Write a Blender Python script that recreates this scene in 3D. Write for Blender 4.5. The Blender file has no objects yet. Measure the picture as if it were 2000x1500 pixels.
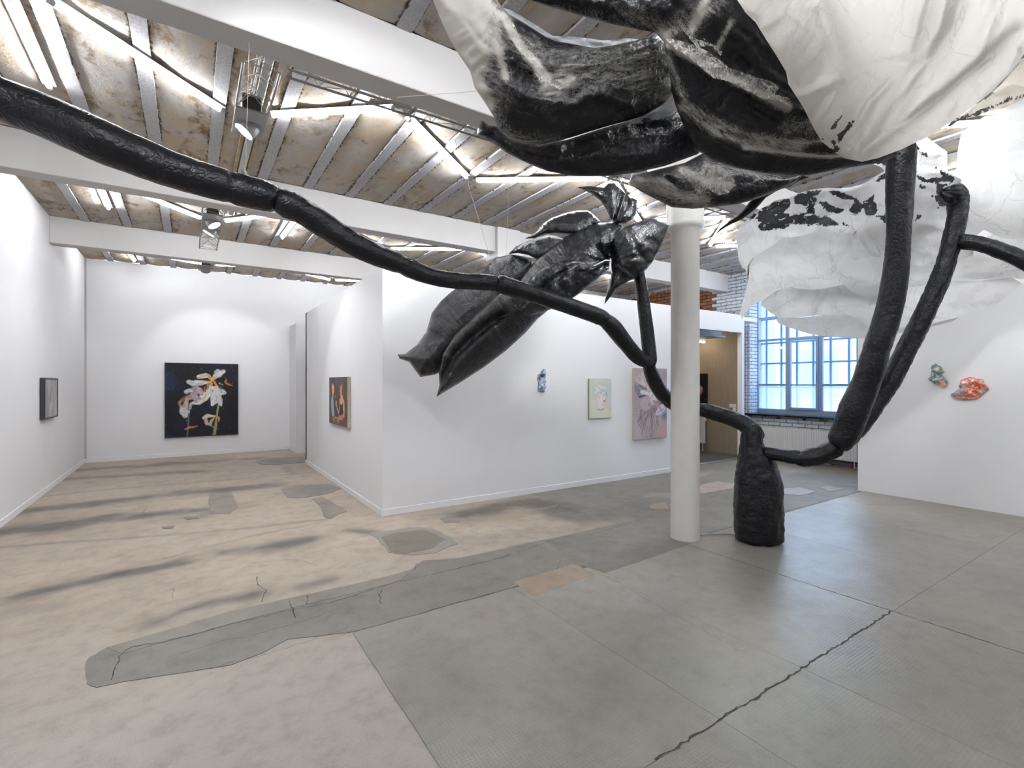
import bpy, math, random
import numpy as np
from mathutils import Vector, geometry

random.seed(7)
rng = np.random.default_rng(7)
SC = bpy.context.scene
COL = SC.collection

# ------------------------------------------------------------------ camera, world, exposure
YAW = math.radians(33.4)
FOC, EYE, HORIZON = 955.0, 1.6, 748.0
FW = (math.sin(YAW), math.cos(YAW))
RT = (math.cos(YAW), -math.sin(YAW))
cam_d = bpy.data.cameras.new('camera')
cam_d.sensor_width = 36.0
cam_d.lens = FOC / 2000 * 36.0
cam_d.shift_y = -2 / 2000
cam_d.clip_start = 0.05
cam = bpy.data.objects.new('camera', cam_d)
cam.location = (0, 0, EYE)
cam.rotation_euler = (math.pi / 2, 0, -YAW)
COL.objects.link(cam)
SC.camera = cam

SC.view_settings.view_transform = 'Standard'
SC.view_settings.look = 'None'
SC.view_settings.gamma = 1.0
SC.view_settings.use_curve_mapping = False
SC.view_settings.exposure = 0.12
SC.cycles.max_bounces = 9
SC.cycles.diffuse_bounces = 5
SC.cycles.adaptive_threshold = 0.02
SC.cycles.glossy_bounces = 4
SC.cycles.transmission_bounces = 6
SC.cycles.transparent_max_bounces = 12
SC.cycles.caustics_reflective = False
SC.cycles.caustics_refractive = False
SC.cycles.sample_clamp_indirect = 3.0

TUBE_STRENGTH = 76.0
SPOT_STRENGTH = 30.0
SKY_STRENGTH = 8.5
world = bpy.data.worlds.new('daylight')
SC.world = world
world.use_nodes = True
bgn = world.node_tree.nodes['Background']
bgn.inputs['Color'].default_value = (0.78, 0.88, 1.0, 1)
bgn.inputs['Strength'].default_value = SKY_STRENGTH
pl = bpy.data.lights.new('window_portal', 'AREA')
pl.shape = 'RECTANGLE'
pl.size, pl.size_y = 3.0, 2.8
pl.cycles.is_portal = True
po = bpy.data.objects.new('window_portal', pl)
po.location = (11.1, 4.75, 2.2)
po.rotation_euler = (0, math.pi / 2, 0)
COL.objects.link(po)

# ------------------------------------------------------------------ measuring helpers
def raydir(px):
    u = (px - 1000) / FOC
    return FW[0] + u * RT[0], FW[1] + u * RT[1]

def at_depth(px, py, t):
    dx, dy = raydir(px)
    return np.array([dx * t, dy * t, EYE - (py - HORIZON) * t / FOC])

def at_z(px, py, z):
    return at_depth(px, py, FOC * (EYE - z) / (py - HORIZON))

def ground(px, py):
    p = at_z(px, py, 0)
    return (p[0], p[1])

# ------------------------------------------------------------------ numeric noise
def _hash(ix, iy, iz):
    h = (ix * 374761393 + iy * 668265263 + iz * 2147483647 % 1013904223) & 0xffffffff
    h = ((h ^ (h >> 13)) * 1274126177) & 0xffffffff
    h = ((h ^ (h >> 16)) * 2246822519) & 0xffffffff
    return ((h ^ (h >> 15)) & 0xffffff) / float(0xffffff)

def vnoise(x, y=0.0, z=0.0):
    x, y, z = np.broadcast_arrays(np.asarray(x, float), np.asarray(y, float), np.asarray(z, float))
    xi, yi, zi = np.floor(x), np.floor(y), np.floor(z)
    fx, fy, fz = x - xi, y - yi, z - zi
    xi, yi, zi = (a.astype(np.int64) + 5000 for a in (xi, yi, zi))
    fx, fy, fz = (a * a * (3 - 2 * a) for a in (fx, fy, fz))
    r = 0
    for a in (0, 1):
        for b in (0, 1):
            for c in (0, 1):
                w = (fx if a else 1 - fx) * (fy if b else 1 - fy) * (fz if c else 1 - fz)
                r = r + w * _hash(xi + a, yi + b, zi + c)
    return r

def fbm(x, y=0.0, z=0.0, o=4):
    s, a, t = 0, 0.5, 0
    x, y, z = np.asarray(x, float), np.asarray(y, float), np.asarray(z, float)
    for k in range(o):
        s = s + a * vnoise(x * 2 ** k + 13.7 * k, y * 2 ** k + 7.1 * k, z * 2 ** k + 3.3 * k)
        t += a
        a *= 0.5
    return s / t

def lin(*c):
    r = []
    for v in c[:3]:
        v = v / 255.0
        r.append(v / 12.92 if v <= 0.04045 else ((v + 0.055) / 1.055) ** 2.4)
    return np.array(r)

def rgba(*c):
    return tuple(lin(*c)) + (1.0,)

def seg_dist(P, pts, closed=False):
    """distance of points P (n,2) to a polyline, and the arc length of the nearest point"""
    pts = np.asarray(pts, float)
    Q = np.vstack([pts, pts[:1]]) if closed else pts
    best = np.full(len(P), 1e18)
    arc = np.zeros(len(P))
    acc = 0.0
    for a, b in zip(Q[:-1], Q[1:]):
        ab = b - a
        L2 = max(ab @ ab, 1e-12)
        t = np.clip(((P - a) @ ab) / L2, 0, 1)
        d = np.hypot(*((P - (a + t[:, None] * ab)).T))
        m = d < best
        best[m] = d[m]
        L = math.sqrt(L2)
        arc[m] = acc + t[m] * L
        acc += L
    return best, arc

def inside(P, poly):
    poly = np.asarray(poly, float)
    x, y = P[:, 0], P[:, 1]
    r = np.zeros(len(P), bool)
    j = len(poly) - 1
    for i in range(len(poly)):
        xi, yi = poly[i]
        xj, yj = poly[j]
        if yi != yj:
            c = ((yi > y) != (yj > y)) & (x < (xj - xi) * (y - yi) / (yj - yi) + xi)
            r ^= c
        j = i
    return r

def catmull(P, n):
    P = np.asarray(P, float)
    Q = np.vstack([2 * P[0] - P[1], P, 2 * P[-1] - P[-2]])
    out = []
    for i in range(1, len(Q) - 2):
        for k in range(n):
            t = k / n
            a, b, c, d = Q[i - 1], Q[i], Q[i + 1], Q[i + 2]
            out.append(0.5 * (2 * b + (c - a) * t + (2 * a - 5 * b + 4 * c - d) * t * t + (3 * b - a - 3 * c + d) * t ** 3))
    out.append(P[-1])
    return np.array(out)

# ------------------------------------------------------------------ object helpers
def tag(o, label=None, cat=None, group=None, kind=None):
    if label: o['label'] = label
    if cat: o['category'] = cat
    if group: o['group'] = group
    if kind: o['kind'] = kind
    return o

def empty(name, loc, parent=None, **k):
    o = bpy.data.objects.new(name, None)
    o.empty_display_size = 0.1
    COL.objects.link(o)
    o['wl'] = [float(v) for v in loc]
    if parent is not None:
        o.parent = parent
        o.location = [a - b for a, b in zip(loc, parent['wl'])]
    else:
        o.location = loc
    return tag(o, **k)

def link(name, me, parent=None, loc=(0, 0, 0), **k):
    o = bpy.data.objects.new(name, me)
    COL.objects.link(o)
    o.location = loc
    if parent is not None:
        o.parent = parent
        b = parent.get('wl', (0, 0, 0))
        o.location = [a - c for a, c in zip(loc, b)]
    o['wl'] = [float(v) for v in loc]
    return tag(o, **k)

def mesh(name, V, Fs, mat=None, smooth=False, col=None, attrs=None, mats=None, fmat=None):
    me = bpy.data.meshes.new(name)
    V = np.asarray(V, float)
    me.from_pydata(V.tolist(), [], Fs if isinstance(Fs, list) else [list(map(int, f)) for f in Fs])
    if mats:
        for m in mats: me.materials.append(m)
        if fmat is not None: me.polygons.foreach_set('material_index', np.asarray(fmat, np.int32))
    elif mat: me.materials.append(mat)
    if smooth: me.polygons.foreach_set('use_smooth', [True] * len(me.polygons))
    if col is not None:
        a = me.color_attributes.new('col', 'FLOAT_COLOR', 'POINT')
        c = np.ones((len(V), 4))
        c[:, :3] = col
        a.data.foreach_set('color', c.astype(np.float32).ravel())
    for n, v in (attrs or {}).items():
        a = me.attributes.new(n, 'FLOAT', 'POINT')
        a.data.foreach_set('value', np.asarray(v, np.float32))
    me.update()
    return me

class MB:
    """collects simple shapes into one mesh (world coordinates)"""
    def __init__(s): s.v, s.f, s.sm = [], [], []
    def add(s, V, Fs, sm=False):
        b = len(s.v)
        s.v += [tuple(map(float, v)) for v in V]
        s.f += [[i + b for i in f] for f in Fs]
        s.sm += [sm] * len(Fs)
    def box(s, a, b, bev=0.0):
        x0, y0, z0 = a; x1, y1, z1 = b
        if bev <= 0:
            V = [(x0, y0, z0), (x1, y0, z0), (x1, y1, z0), (x0, y1, z0), (x0, y0, z1), (x1, y0, z1), (x1, y1, z1), (x0, y1, z1)]
            s.add(V, [[0, 3, 2, 1], [4, 5, 6, 7], [0, 1, 5, 4], [1, 2, 6, 5], [2, 3, 7, 6], [3, 0, 4, 7]])
            return s
        lo, hi = np.array(a, float), np.array(b, float)
        V, ids = [], {}
        for cx in (0, 1):
            for cy in (0, 1):
                for cz in (0, 1):
                    c = np.array([(lo, hi)[cx][0], (lo, hi)[cy][1], (lo, hi)[cz][2]])
                    d = np.array([1 - 2 * cx, 1 - 2 * cy, 1 - 2 * cz]) * bev
                    for ax in range(3):
                        p = c + d
                        p[ax] = c[ax]
                        ids[(cx, cy, cz, ax)] = len(V)
                        V.append(p)
        Fs = []
        for ax in range(3):
            o1, o2 = [(1, 2), (2, 0), (0, 1)][ax]
            for sd in (0, 1):
                q = []
                for (u, w) in ((0, 0), (1, 0), (1, 1), (0, 1)):
                    c = [0, 0, 0]; c[ax] = sd; c[o1] = u; c[o2] = w
                    q.append(ids[(*c, ax)])
                Fs.append(q if sd else q[::-1])
                pass
            for u in (0, 1):
                for w in (0, 1):
                    c0 = [0, 0, 0]; c0[o1] = u; c0[o2] = w
                    c1 = list(c0); c1[ax] = 1
                    q = [ids[(*c0, o1)], ids[(*c1, o1)], ids[(*c1, o2)], ids[(*c0, o2)]]
                    Fs.append(q if (u ^ w) else q[::-1])
        for cx in (0, 1):
            for cy in (0, 1):
                for cz in (0, 1):
                    q = [ids[(cx, cy, cz, 0)], ids[(cx, cy, cz, 1)], ids[(cx, cy, cz, 2)]]
                    Fs.append(q if (cx + cy + cz) % 2 else q[::-1])
        s.add(V, Fs)
        return s
    def rod(s, a, b, r, n=8):
        a, b = Vector(a), Vector(b)
        d = (b - a).normalized()
        u = d.orthogonal().normalized(); w = d.cross(u)
        V = []
        for p in (a, b):
            for k in range(n):
                t = 2 * math.pi * k / n
                V.append(p + (u * math.cos(t) + w * math.sin(t)) * r)
        s.add(V, [[k, (k + 1) % n, n + (k + 1) % n, n + k] for k in range(n)], True)
        s.add(V[:n], [list(range(n))[::-1]]); s.add(V[n:], [list(range(n))])
        return s
    def lathe(s, c, prof, n=48, axis=(0, 0, 1)):
        c = Vector(c); ax = Vector(axis).normalized()
        u = ax.orthogonal().normalized(); w = ax.cross(u)
        V = []
        for r, h in prof:
            for k in range(n):
                t = 2 * math.pi * k / n
                V.append(c + ax * h + (u * math.cos(t) + w * math.sin(t)) * r)
        Fs = []
        for i in range(len(prof) - 1):
            for k in range(n):
                Fs.append([i * n + k, i * n + (k + 1) % n, (i + 1) * n + (k + 1) % n, (i + 1) * n + k])
        s.add(V, Fs, True)
        m = len(prof) - 1
        s.add(V[:n], [list(range(n))[::-1]]); s.add(V[m * n:], [list(range(n))])
        return s
    def build(s, name, mat, parent=None, loc=(0, 0, 0), **k):
        V = np.array(s.v) - np.array(loc)
        me = mesh(name, V, s.f, mat)
        me.polygons.foreach_set('use_smooth', s.sm)
        return link(name, me, parent, loc, **k)

def grid(nx, ny):
    i = np.arange(nx)[:, None] * (ny + 1) + np.arange(ny)[None, :]
    i = i.ravel()
    return np.stack([i, i + ny + 1, i + ny + 2, i + 1], 1)

# ------------------------------------------------------------------ materials
class Mat:
    def __init__(s, name, base=(0.8, 0.8, 0.8, 1), rough=0.5, metal=0.0, spec=0.5):
        s.m = bpy.data.materials.new(name); s.m.use_nodes = True
        s.t = s.m.node_tree; s.n = s.t.nodes; s.l = s.t.links
        s.b = s.n['Principled BSDF']; s.out = s.n['Material Output']
        s.b.inputs['Base Color'].default_value = base
        s.b.inputs['Roughness'].default_value = rough
        s.b.inputs['Metallic'].default_value = metal
        s.b.inputs['Specular IOR Level'].default_value = spec
    def nd(s, typ, ins=None, **k):
        n = s.n.new(typ)
        for a, v in k.items(): setattr(n, a, v)
        for a, v in (ins or {}).items():
            if isinstance(v, bpy.types.NodeSocket): s.l.new(v, n.inputs[a])
            else: n.inputs[a].default_value = v
        return n
    def pos(s): return s.nd('ShaderNodeNewGeometry').outputs['Position']
    def scale(s, vec, sc):
        return s.nd('ShaderNodeVectorMath', {0: vec, 1: sc}, operation='MULTIPLY').outputs[0]
    def noise(s, vec, scale, detail=4, rough=0.55, dist=0.0, col=False):
        n = s.nd('ShaderNodeTexNoise', {'Vector': vec, 'Scale': scale, 'Detail': detail, 'Roughness': rough, 'Distortion': dist})
        return n.outputs['Color' if col else 'Fac']
    def ramp(s, fac, stops):
        n = s.nd('ShaderNodeValToRGB', {'Fac': fac})
        e = n.color_ramp.elements
        while len(e) < len(stops): e.new(0.5)
        for x, (p, c) in zip(e, stops):
            x.position = p
            x.color = c if not isinstance(c, (int, float)) else (c, c, c, 1)
        return n.outputs['Color']
    def mix(s, fac, a, b, mode='MIX'):
        n = s.nd('ShaderNodeMix', data_type='RGBA', blend_type=mode)
        for i, v in ((0, fac), (6, a), (7, b)):
            if isinstance(v, bpy.types.NodeSocket): s.l.new(v, n.inputs[i])
            else: n.inputs[i].default_value = v
        return n.outputs[2]
    def math(s, op, a, b=0.0, c=0.0, clamp=False):
        n = s.nd('ShaderNodeMath', {0: a, 1: b, 2: c}, operation=op, use_clamp=clamp)
        return n.outputs[0]
    def smooth(s, v, lo, hi):
        n = s.nd('ShaderNodeMapRange', {'Value': v, 'From Min': lo, 'From Max': hi}, interpolation_type='SMOOTHSTEP')
        return n.outputs['Result']
    def attr(s, name, what='Fac'): return s.nd('ShaderNodeAttribute', attribute_name=name).outputs[what]
    def bump(s, h, strength=0.3, dist=0.01, target=None, prev=None):
        n = s.nd('ShaderNodeBump', {'Height': h, 'Strength': strength, 'Distance': dist})
        if prev is not None: s.l.new(prev, n.inputs['Normal'])
        for t in (target or [s.b]): s.l.new(n.outputs[0], t.inputs['Normal'])
        return n.outputs[0]
    def color(s, sock): s.l.new(sock, s.b.inputs['Base Color'])
    def rough(s, sock): s.l.new(sock, s.b.inputs['Roughness'])

def plain(name, c, rough=0.5, metal=0.0, spec=0.5, var=0.0, vs=8.0, bump=0.0, bs=40.0):
    M = Mat(name, rgba(*c), rough, metal, spec)
    if var or bump:
        p = M.pos()
        if var:
            f = M.noise(p, vs, 5)
            a = tuple(min(1, v * (1 - var)) for v in lin(*c)) + (1,)
            b = tuple(min(1, v * (1 + var)) for v in lin(*c)) + (1,)
            M.color(M.ramp(f, [(0.3, a), (0.7, b)]))
        if bump: M.bump(M.noise(p, bs, 4), bump, 0.01)
    return M.m

def emit(name, c, strength):
    M = Mat(name, (0, 0, 0, 1), 0.5)
    M.b.inputs['Emission Color'].default_value = (*c, 1)
    M.b.inputs['Emission Strength'].default_value = strength
    return M.m

WALL = plain('white_wall_paint', (238, 238, 241), 0.65, var=0.012, vs=2.0, bump=0.04, bs=60, spec=0.3)
BEAMM = plain('beam_plaster', (228, 226, 226), 0.7, var=0.02, vs=3.0, bump=0.12, bs=25, spec=0.3)
COLM = plain('column_paint', (226, 225, 222), 0.45, var=0.03, vs=9.0, bump=0.15, bs=18)
TUBE = emit('tube_glow', (0.96, 0.98, 1.0), TUBE_STRENGTH)
TUBE2 = emit('tube_glow_second_bay', (0.96, 0.98, 1.0), TUBE_STRENGTH * .8)
TUBE3 = emit('tube_glow_far_bay', (0.96, 0.98, 1.0), TUBE_STRENGTH * .7)
LENS = emit('lens_glow', (0.97, 0.98, 1.0), SPOT_STRENGTH)
WARM = emit('warm_tube_glow', (1.0, 0.86, 0.62), 26.0)
WHITEPL = plain('white_plastic', (235, 235, 235), 0.35)
STEEL = plain('grey_steel', (150, 152, 156), 0.4, 0.7)
WIRE = plain('truss_wire', (160, 158, 152), 0.45, 0.4)
LAMPG = plain('lamp_grey', (165, 165, 170), 0.5, 0.1)
BLACKPL = plain('black_plastic', (22, 22, 24), 0.4)
CORD = plain('nylon_cord', (205, 203, 198), 0.4)
CABLE = plain('pale_cable', (190, 186, 178), 0.5)
TIMBER = plain('yellow_timber', (160, 146, 118), 0.7, var=0.25, vs=14)
WINBLUE = plain('window_frame_paint', (140, 166, 196), 0.4, bump=0.05)
WINOUT = plain('outer_window_paint', (150, 182, 218), 0.5)
SILL = plain('black_polished_sill', (14, 12, 16), 0.08)
RADI = plain('radiator_enamel', (228, 228, 228), 0.35)
PIPE = plain('brown_pipe', (96, 78, 66), 0.5, 0.2)
FRAMEBK = plain('black_frame', (42, 42, 46), 0.5)
CANVAS = plain('raw_canvas', (198, 186, 168), 0.8, var=0.15, vs=60)
CANVASG = plain('painted_canvas_edge', (150, 150, 128), 0.8, var=0.15, vs=40)
SWITCH = plain('switch_plastic', (225, 224, 218), 0.35)
THRESH = plain('aluminium_threshold', (170, 178, 188), 0.3, 0.8)
DARKFL = plain('dark_passage_floor', (74, 76, 76), 0.4, var=0.2, vs=3)
M = Mat('white_mortar', rough=0.85, spec=0.2)
p = M.pos()
M.color(M.mix(M.smooth(M.noise(p, 9, 6, 0.7), 0.52, 0.58), rgba(204, 210, 220), rgba(120, 88, 74)))
M.bump(M.noise(p, 40, 4), 0.4, 0.01)
MORTAR = M.m
FACADE = plain('pale_facade', (158, 162, 166), 0.8, var=0.05)
FACWIN = plain('pale_facade_glass', (120, 138, 138), 0.3)

M = Mat('clear_glass', (1, 1, 1, 1), 0.0)
g_t = M.nd('ShaderNodeBsdfTransparent', {'Color': (0.86, 0.93, 1.0, 1)})
g_g = M.nd('ShaderNodeBsdfGlossy', {'Roughness': 0.03})
g_m = M.nd('ShaderNodeMixShader', {0: 0.06, 1: g_t.outputs[0], 2: g_g.outputs[0]})
M.l.new(g_m.outputs[0], M.out.inputs[0])
GLASS = M.m

M = Mat('frosted_pane', (1, 1, 1, 1), 0.0)
g_t = M.nd('ShaderNodeBsdfTransparent', {'Color': (0.66, 0.76, 0.88, 1)})
g_g = M.nd('ShaderNodeBsdfTranslucent', {'Color': (0.72, 0.82, 0.95, 1)})
g_m = M.nd('ShaderNodeMixShader', {0: 0.25, 1: g_t.outputs[0], 2: g_g.outputs[0]})
M.l.new(g_m.outputs[0], M.out.inputs[0])
FROST = M.m

# ceiling plaster between the steel strips: cream, tan, mould
M = Mat('old_ceiling_plaster', rough=0.85, spec=0.2)
p = M.pos()
n1 = M.noise(p, 1.3, 6, 0.62, 0.6)
n2 = M.noise(M.scale(p, (1.0, 0.55, 1)), 4.5, 8, 0.68, 0.3)
c1 = M.ramp(n1, [(0.30, rgba(198, 180, 152)), (0.44, rgba(212, 198, 176)), (0.56, rgba(208, 204, 200)), (0.72, rgba(176, 162, 140))])
c2 = M.mix(M.smooth(n2, 0.52, 0.68), c1, rgba(140, 116, 90))
sp = M.noise(p, 46, 5, 0.75)
spm = M.math('MULTIPLY', M.smooth(sp, 0.57, 0.66), M.smooth(M.noise(p, 2.4, 5, 0.6, 0.4), 0.50, 0.66))
c3 = M.mix(spm, c2, rgba(88, 78, 68))
pm = M.smooth(M.noise(M.scale(p, (1.6, 1, 1)), 2.6, 6, 0.6, 0.5), 0.56, 0.60)
c3 = M.mix(M.math('MULTIPLY', pm, 0.75), c3, rgba(214, 210, 206))
u = M.attr('edge')
en = M.math('ADD', u, M.math('MULTIPLY', M.math('SUBTRACT', M.noise(p, 30, 5, 0.7), 0.5), 0.07))
em = M.math('SUBTRACT', 1.0, M.smooth(en, 0.002, 0.022))
em = M.math('MULTIPLY', em, M.smooth(M.noise(p, 3.1, 4), 0.40, 0.55))
c4 = M.mix(em, c3, rgba(84, 72, 62))
sm = M.attr('seam')
c4 = M.mix(M.math('MULTIPLY', sm, M.smooth(M.noise(p, 5, 4), 0.42, 0.6)), c4, rgba(216, 208, 192))
M.color(M.mix(1.0, c4, (.84, .83, .83, 1), 'MULTIPLY'))
hb = M.math('ADD', M.noise(p, 9, 6, 0.65), M.math('MULTIPLY', M.noise(p, 60, 4, 0.7), 0.35))
M.bump(hb, 0.55, 0.02)
PLASTER = M.m

M = Mat('grey_ceiling_strip', rough=0.7, spec=0.3)
p = M.pos()
M.color(M.ramp(M.noise(p, 60, 5, 0.7), [(0.35, rgba(172, 172, 176)), (0.6, rgba(206, 206, 210)), (0.8, rgba(220, 220, 224))]))
M.bump(M.noise(p, 120, 4), 0.4, 0.004)
STRIP = M.m
CRUMB = plain('crumbled_mortar', (86, 76, 66), 0.9, var=0.4, vs=60, bump=0.6, bs=90)

def floor_mat(name, ribs=0.0, rough=(0.32, 0.5), scratch=True, spec=0.5):
    M = Mat(name, spec=spec)
    p = M.pos()
    base = M.attr('col', 'Color')
    f = M.noise(p, 7, 8, 0.68)
    c = M.mix(1.0, base, M.ramp(f, [(0.30, (0.80, 0.79, 0.78, 1)), (0.5, (1, 1, 1, 1)), (0.70, (1.10, 1.10, 1.09, 1))]), 'MULTIPLY')
    g = M.noise(p, 160, 4, 0.8)
    c = M.mix(1.0, c, M.ramp(g, [(0.3, (0.78, 0.78, 0.78, 1)), (0.7, (1.12, 1.12, 1.12, 1))]), 'MULTIPLY')
    v = M.nd('ShaderNodeTexVoronoi', {'Vector': p, 'Scale': 34.0, 'Randomness': 1.0})
    pits = M.math('MULTIPLY', M.math('SUBTRACT', 1.0, M.smooth(v.outputs['Distance'], 0.04, 0.10 if not ribs else 0.07)), M.smooth(M.noise(p, 9.1, 5, 0.7), 0.50, 0.72))
    c = M.mix(M.math('MULTIPLY', pits, 0.6), c, rgba(96, 88, 80))
    h = M.math('ADD', M.math('MULTIPLY', f, 0.5), M.math('MULTIPLY', g, 0.25))
    nb = M.bump(h, 0.12, 0.01)
    if ribs:
        s = M.nd('ShaderNodeSeparateXYZ', {0: p})
        k = 2 * math.pi / 0.0185
        sx = M.math('SINE', M.math('MULTIPLY', s.outputs[0], k))
        sy = M.math('SINE', M.math('MULTIPLY', s.outputs[1], k))
        w = M.math('MAXIMUM', sx, sy)
        msk = M.smooth(M.noise(p, 1.3, 6, 0.6), 0.2, 0.75)
        w0 = w
        w = M.math('MULTIPLY', w, msk)
        M.bump(w, ribs, 0.0022, prev=nb)
        c = M.mix(M.math('MULTIPLY', M.math('MULTIPLY', M.math('SUBTRACT', 1.0, M.smooth(w0, -0.4, 0.5)), msk), 0.40), c, rgba(112, 110, 104))
    M.color(c)
    M.rough(M.nd('ShaderNodeMapRange', {'Value': M.noise(p, 2.3, 6, 0.6), 'From Min': 0.3, 'From Max': 0.7, 'To Min': rough[0], 'To Max': rough[1]}).outputs['Result'])
    return M.m
FLOORM = floor_mat('old_beige_screed', 0, (0.50, 0.65), spec=0.3)
SLABM = floor_mat('ribbed_grey_slab', 0.20, (0.285, 0.38), spec=0.75)
PATCHM = floor_mat('smooth_cement_patch', 0, (0.35, 0.5), spec=0.4)
CRACKM = plain('dark_crack', (58, 54, 48), 0.9)

# black inflated foil; 'tissue' paints torn white paper on it
def foil(name, tissue=False, creased=False):
    M = Mat(name, (0.0045, 0.005, 0.007, 1), 0.28, spec=0.28)
    p = M.pos()
    c1 = M.noise(M.scale(p, (1, 1, 1)), 17, 5, 0.60, 0.25)
    c2 = M.nd('ShaderNodeTexVoronoi', {'Vector': M.nd('ShaderNodeVectorMath', {0: p, 1: M.scale(M.noise(p, 9, 3, col=True), (0.12, 0.12, 0.12))}, operation='ADD').outputs[0], 'Scale': 22.0}, feature='DISTANCE_TO_EDGE')
    h = M.math('ADD', M.math('MULTIPLY', c1, 0.6), M.math('MULTIPLY', M.smooth(c2.outputs['Distance'], 0.0, 0.25), 0.25))
    h = M.math('ADD', h, M.math('MULTIPLY', M.noise(p, 75, 3, 0.5), 0.05))
    if creased:
        fl = M.nd('ShaderNodeAttribute', attribute_name='flow').outputs['Vector']
        w1 = M.math('ABSOLUTE', M.math('SUBTRACT', M.noise(M.scale(fl, (17, 2.6, 1)), 1.0, 4, 0.6, 0.5), 0.5))
        w2 = M.math('ABSOLUTE', M.math('SUBTRACT', M.noise(M.scale(fl, (9, 26, 1)), 1.0, 4, 0.6, 0.9), 0.5))
        h = M.math('ADD', M.math('MULTIPLY', h, 0.3), M.math('ADD', M.math('MULTIPLY', w1, -2.6), M.math('MULTIPLY', w2, -2.2)))
    M.bump(h, 0.62 if creased else 0.55, 0.016 if creased else 0.013)
    M.rough(M.nd('ShaderNodeMapRange', {'Value': M.noise(p, 5, 5), 'From Min': 0.3, 'From Max': 0.7, 'To Min': 0.285, 'To Max': 0.40}).outputs['Result'])
    if not tissue: return M.m
    a = M.attr('tissue')
    st = M.nd('ShaderNodeAttribute', attribute_name='flow').outputs['Vector']
    sp = M.nd('ShaderNodeVectorMath', {0: st, 1: (1, 1, 1)}, operation='MULTIPLY').outputs[0]
    s1 = M.noise(M.scale(sp, (7, 26, 1)), 1.0, 8, 0.72, 1.2)
    s2 = M.noise(M.scale(sp, (22, 130, 1)), 1.0, 6, 0.75, 0.8)
    s3 = M.noise(p, 55, 5, 0.75)
    n = M.math('ADD', M.math('MULTIPLY', s1, 0.55), M.math('MULTIPLY', s2, 0.30))
    n = M.math('ADD', n, M.math('MULTIPLY', s3, 0.15))
    v = M.math('ADD', a, M.math('MULTIPLY', M.math('SUBTRACT', n, 0.5), 2.6))
    fac = M.smooth(v, 0.50, 0.90)
    wv = M.nd('ShaderNodeVectorMath', {0: p, 1: M.scale(M.noise(p, 5, 5, 0.7, col=True), (0.35, 0.35, 0.35))}, operation='ADD').outputs[0]
    e1 = M.nd('ShaderNodeTexVoronoi', {'Vector': wv, 'Scale': 13.0}, feature='DISTANCE_TO_EDGE').outputs['Distance']
    e2 = M.nd('ShaderNodeTexVoronoi', {'Vector': wv, 'Scale': 31.0}, feature='DISTANCE_TO_EDGE').outputs['Distance']
    web = M.math('MAXIMUM', M.math('SUBTRACT', 1.0, M.smooth(e1, 0.005, 0.045)), M.math('MULTIPLY', M.math('SUBTRACT', 1.0, M.smooth(e2, 0.01, 0.09)), 0.6))
    web = M.math('MULTIPLY', web, M.smooth(M.math('ADD', a, M.math('MULTIPLY', M.math('SUBTRACT', M.noise(p, 8, 4, 0.6), 0.5), 1.4)), 0.10, 0.65))
    fac = M.math('MAXIMUM', fac, M.math('MULTIPLY', web, 0.62))
    fac = M.math('MULTIPLY', fac, M.math('ADD', 0.62, M.math('MULTIPLY', M.smooth(a, 0.7, 1.0), 0.38)))
    d = M.nd('ShaderNodeBsdfDiffuse', {'Color': rgba(226, 223, 218)})
    t = M.nd('ShaderNodeBsdfTranslucent', {'Color': rgba(236, 232, 224)})
    x = M.nd('ShaderNodeMixShader', {0: 0.45, 1: d.outputs[0], 2: t.outputs[0]})
    y = M.nd('ShaderNodeMixShader', {0: fac, 1: M.b.outputs[0], 2: x.outputs[0]})
    al = M.attr('clear')
    tr = M.nd('ShaderNodeBsdfTransparent')
    z = M.nd('ShaderNodeMixShader', {0: al, 1: y.outputs[0], 2: tr.outputs[0]})
    M.l.new(z.outputs[0], M.out.inputs[0])
    return M.m
FOIL = foil('black_foil')
PETAL = foil('satin_black_foil', False, True)
_n = PETAL.node_tree.nodes
for _m in _n:
    if _m.type == 'MAP_RANGE' and abs(_m.inputs['To Min'].default_value - .285) < 1e-4: _m.inputs['To Min'].default_value, _m.inputs['To Max'].default_value = .282, .36
_n['Principled BSDF'].inputs['Specular IOR Level'].default_value = .5
FOILT = foil('black_foil_with_paper', True)

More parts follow.
